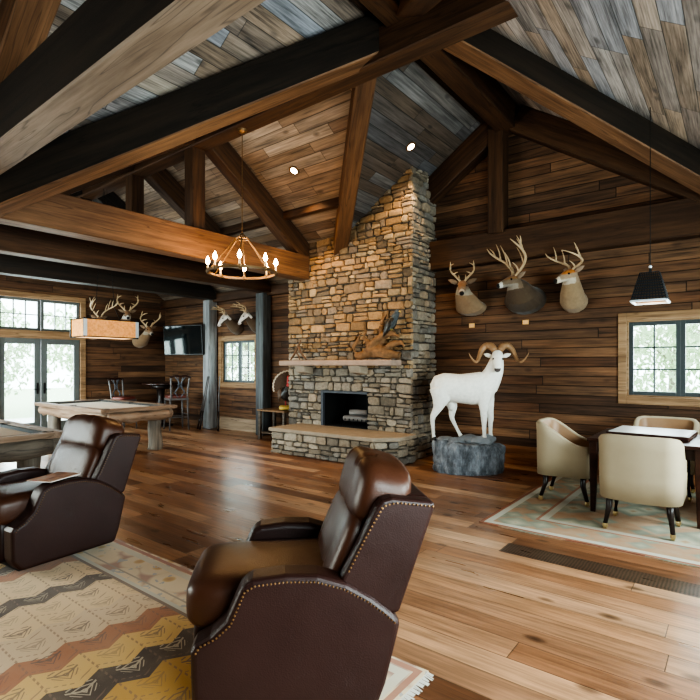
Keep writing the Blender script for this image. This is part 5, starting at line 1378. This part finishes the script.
bm = bmesh.new(); lathe(bm, [(0.42, 1.03), (0.44, 1.04), (0.44, 1.06), (0.43, 1.07)], (0, 0, 0), 32); obj('tabletop', bm, M['dwood'], pt)
bm = bmesh.new(); lathe(bm, [(0.22, 0.92), (0.24, 1.03)], (0, 0, 0), 24); lathe(bm, [(0.06, 0.06), (0.11, 0.2), (0.13, 0.45), (0.08, 0.7), (0.10, 0.92)], (0, 0, 0), 20); obj('pedestal', bm, M['dleg'], pt, smooth=True)
bm = bmesh.new(); lathe(bm, [(0.30, 0.0), (0.30, 0.03), (0.1, 0.08)], (0, 0, 0), 28); obj('foot', bm, M['dleg'], pt)
# television swung out from the corner
tvp0, tvp1 = Vector((-11.22, 6.93, 0)), Vector((-10.08, 7.23, 0))
tdir = (tvp1 - tvp0).normalized(); tang = math.atan2(tdir.y, tdir.x); tw_, th_ = (tvp1 - tvp0).length, 0.72
tv = thing('television', 'large flat television angled out in the corner above the pub table', 'television', (*((tvp0 + tvp1) / 2).xy, 1.76)); tv.rotation_euler = (R(4), 0, tang)
bm = bmesh.new(); bx(bm, -tw_ / 2, tw_ / 2, -0.02, 0.04, 0, th_); obj('case', bm, M['tvb'], tv, bevel=0.006)
bm = bmesh.new(); bx(bm, -tw_ / 2 + 0.02, tw_ / 2 - 0.02, -0.023, -0.02, 0.025, th_ - 0.02); obj('screen', bm, M['tv'], tv)
bm = bmesh.new(); bx(bm, -0.2, 0.2, 0.04, 0.07, 0.2, 0.6); box(bm, (0, 0.20, 0.4), (0.06, 0.28, 0.06)); obj('wall_arm', bm, M['iron'], tv)
# cue sticks leaning beside the post
for i, (x, y, xt, yt, lab) in enumerate([(-10.12, 7.10, -9.95, 7.265, 'dark cue stick leaning left of the pale post'), (-9.98, 7.06, -9.90, 7.265, 'second dark cue stick leaning left of the pale post, nearer to it'), (-9.42, 7.16, -9.64, 7.36, 'dark cue stick leaning on the right side of the pale post')]):
    a, b = Vector((x, y, 0.0)), Vector((xt, yt, 1.25)); t = thing('cue_stick', lab, 'cue stick', a, 0, 'cue sticks leaning by the pale post')
    d_ = b - a; bm = bmesh.new(); loft(bm, [d_ * 0.0 + Vector((0, 0, 0.006)), d_ * 0.35], [0.021, 0.019], seg=10); obj('butt', bm, M['dleg'], t, smooth=True)
    bm = bmesh.new(); loft(bm, [d_ * 0.35, d_], [0.019, 0.012], seg=10); obj('shaft', bm, M['stoolwood'], t, smooth=True)

# ------------------------------------------------------------------ outside
bm = bmesh.new(); bx(bm, -45, 35, -35, 45, -0.6, -0.35); o = obj('lawn', bm, M['grass']); struct(o, 'green lawn outside the windows')
bm = bmesh.new(); bx(bm, XW - 5.5, XW - 0.25, YW - 3, YN + 3, -0.35, -0.14); o = obj('terrace', bm, M['terrace']); struct(o, 'pale terrace outside the double door')
def tree_proto(seed):
    rnd = random.Random(seed)
    t = thing('garden_tree', 'pale sunlit tree seen through the window glass', 'tree', (0, 0, -0.36))
    bm = bmesh.new(); tube(bm, [(0, 0, 0, 0.16), (0.05, 0, 1.2, 0.12), (-0.03, 0.05, 2.4, 0.08), (0, 0, 3.6, 0.03)], 8, 3)
    for k in range(6):
        a = rnd.uniform(0, 6.28); z = rnd.uniform(1.0, 2.6); tube(bm, [(0, 0, z, 0.05), (math.cos(a) * 0.6, math.sin(a) * 0.6, z + 0.5, 0.03), (math.cos(a) * 1.1, math.sin(a) * 1.1, z + 0.8, 0.01)], 6, 2)
    obj('trunk', bm, M['bark'], t, smooth=True)
    bm = bmesh.new()
    for k in range(2600):
        v = Vector((rnd.gauss(0, 1), rnd.gauss(0, 1), rnd.gauss(0, 1))).normalized() * (rnd.random() ** 0.4)
        p = Vector((v.x * 1.6, v.y * 1.6, 2.3 + v.z * 1.75))
        if noise.noise(p * 1.3) < -0.12: continue
        s = rnd.uniform(0.06, 0.13); q = Euler((rnd.uniform(0, 6), rnd.uniform(0, 6), rnd.uniform(0, 6))).to_matrix()
        bm.faces.new([bm.verts.new(p + q @ Vector(c_)) for c_ in ((-s, 0, 0), (0, -s * 0.5, 0), (s, 0, 0), (0, s * 0.5, 0))])
    obj('foliage', bm, M['leaf'], t, recalc=False)
    return t
tp = tree_proto(11); first = True
G_T = 'garden trees outside the glazing'
for (x, y, s, rz, lab) in [(XW - 7.5, 5.6, 1.0, 0, 'door'), (XW - 9.5, 9.8, 1.2, 1.3, 'door'), (XW - 12.0, 5.0, 1.2, 2.1, 'door'), (-16.6, YN + 6.5, 1.2, 0.5, 'small'), (-13.2, YN + 6.0, 1.0, 2.6, 'small'),
        (-3.6, YN + 7.5, 1.1, 0.8, 'right'), (0.2, YN + 7.0, 1.1, 3.3, 'right'), (-1.6, YN + 10.8, 1.1, 4.1, 'right')]:
    labs = {'door': 'pale sunlit tree seen through the glazed double door', 'small': 'pale sunlit tree seen through the small window', 'right': 'pale sunlit tree seen through the window above the game table'}
    if first: t_ = tp; t_.location = (x, y, -0.36); t_.rotation_euler = (0, 0, rz); first = False
    else: t_ = dup(tp, (x, y, -0.36), rz)
    t_['label'] = labs[lab]; t_['group'] = G_T + ' ' + {'door': 'by the door', 'small': 'by the small window', 'right': 'by the right window'}[lab]; t_.scale = (s, s, s)

# ------------------------------------------------------------------ light
wd = bpy.data.worlds.new('sky'); sc.world = wd; wd.use_nodes = True
bgn = wd.node_tree.nodes['Background']; bgn.inputs[0].default_value = (0.88, 0.95, 1.0, 1); bgn.inputs[1].default_value = 5.0
def area(name, loc, rot, sx, sy, power, col=(1, 1, 1)):
    l = bpy.data.lights.new(name, 'AREA'); l.shape = 'RECTANGLE'; l.size = sx; l.size_y = sy; l.energy = power; l.color = col
    o = bpy.data.objects.new(name, l); C.objects.link(o); o.location = loc; o.rotation_euler = rot; return o
def point(name, loc, power, col, rad=0.05):
    l = bpy.data.lights.new(name, 'POINT'); l.energy = power; l.color = col; l.shadow_soft_size = rad
    o = bpy.data.objects.new(name, l); C.objects.link(o); o.location = loc; return o
def spot(name, loc, target, power, col, ang=70, blend=0.6, rad=0.04):
    l = bpy.data.lights.new(name, 'SPOT'); l.energy = power; l.color = col; l.spot_size = R(ang); l.spot_blend = blend; l.shadow_soft_size = rad
    o = bpy.data.objects.new(name, l); C.objects.link(o); o.location = loc
    o.rotation_euler = (Vector(target) - Vector(loc)).to_track_quat('-Z', 'Y').to_euler(); return o
day = (0.86, 0.94, 1.0)
for h in EW: area('added_daylight_east', (XE + 0.18, (h[0] + h[1]) / 2, (h[2] + h[3]) / 2), (0, R(90), 0), h[3] - h[2], h[1] - h[0], 250, day)  # lamps behind the added east windows
for h in SW: area('added_daylight_wing', ((h[0] + h[1]) / 2, YW - 0.2, (h[2] + h[3]) / 2), (R(90), 0, 0), h[1] - h[0], h[3] - h[2], 300, day)  # lamps behind the added wing windows
area('daylight_door', (XW - 0.15, (DY0 + DY1) / 2, 1.5), (0, R(-90), 0), 2.9, 1.6, 160, day)
for w_, e_ in ((W1, 14), (W2, 40)): area('daylight_north', ((w_[0] + w_[1]) / 2, YN + 0.2, 1.6), (R(-90), 0, 0), 1.2, 1.0, e_, day)
for h in MW: area('rug_fill_west', (XM - 0.2, (h[0] + h[1]) / 2, (h[2] + h[3]) / 2), (0, R(-90), 0), h[3] - h[2], h[1] - h[0], 190, (1.0, 0.97, 0.92))  # added fill for the rug and recliners, behind the added west windows
warm = (1.0, 0.62, 0.30)
for k in range(4):
    a = k * PI / 2 + 0.4; point('chandelier_glow', (cx_ + 0.455 * math.cos(a), YR + 0.455 * math.sin(a), cz_ + 0.20), 13, warm, 0.06)
spot('spot_wing', c1 + Vector((0, -0.04, -0.08)), (-5.6, 6.7, 1.8), 150, (1, 0.68, 0.36), 80)
spot('spot_main', c2 + Vector((0.05, 0, -0.08)), (-4.6, 6.7, 1.9), 110, (1, 0.68, 0.36), 80)
point('pendant_glow', (px, py, 2.2), 4, warm, 0.04)
point('box_lamp_glow', (-9.14, 4.44, 1.97), 12, warm, 0.1)

# ------------------------------------------------------------------ camera
cam = bpy.data.cameras.new('camera'); co = bpy.data.objects.new('camera', cam); C.objects.link(co)
co.location = (0, 0, 1.5); co.rotation_euler = (R(90), 0, R(38))
cam.sensor_width = 36; cam.lens = 36 * 500 / 700.0; cam.shift_y = 15.7 / 700.0; cam.clip_start = 0.05
sc.camera = co
sc.view_settings.view_transform = 'AgX'
sc.view_settings.look = 'AgX - High Contrast'
sc.view_settings.exposure = 0.2
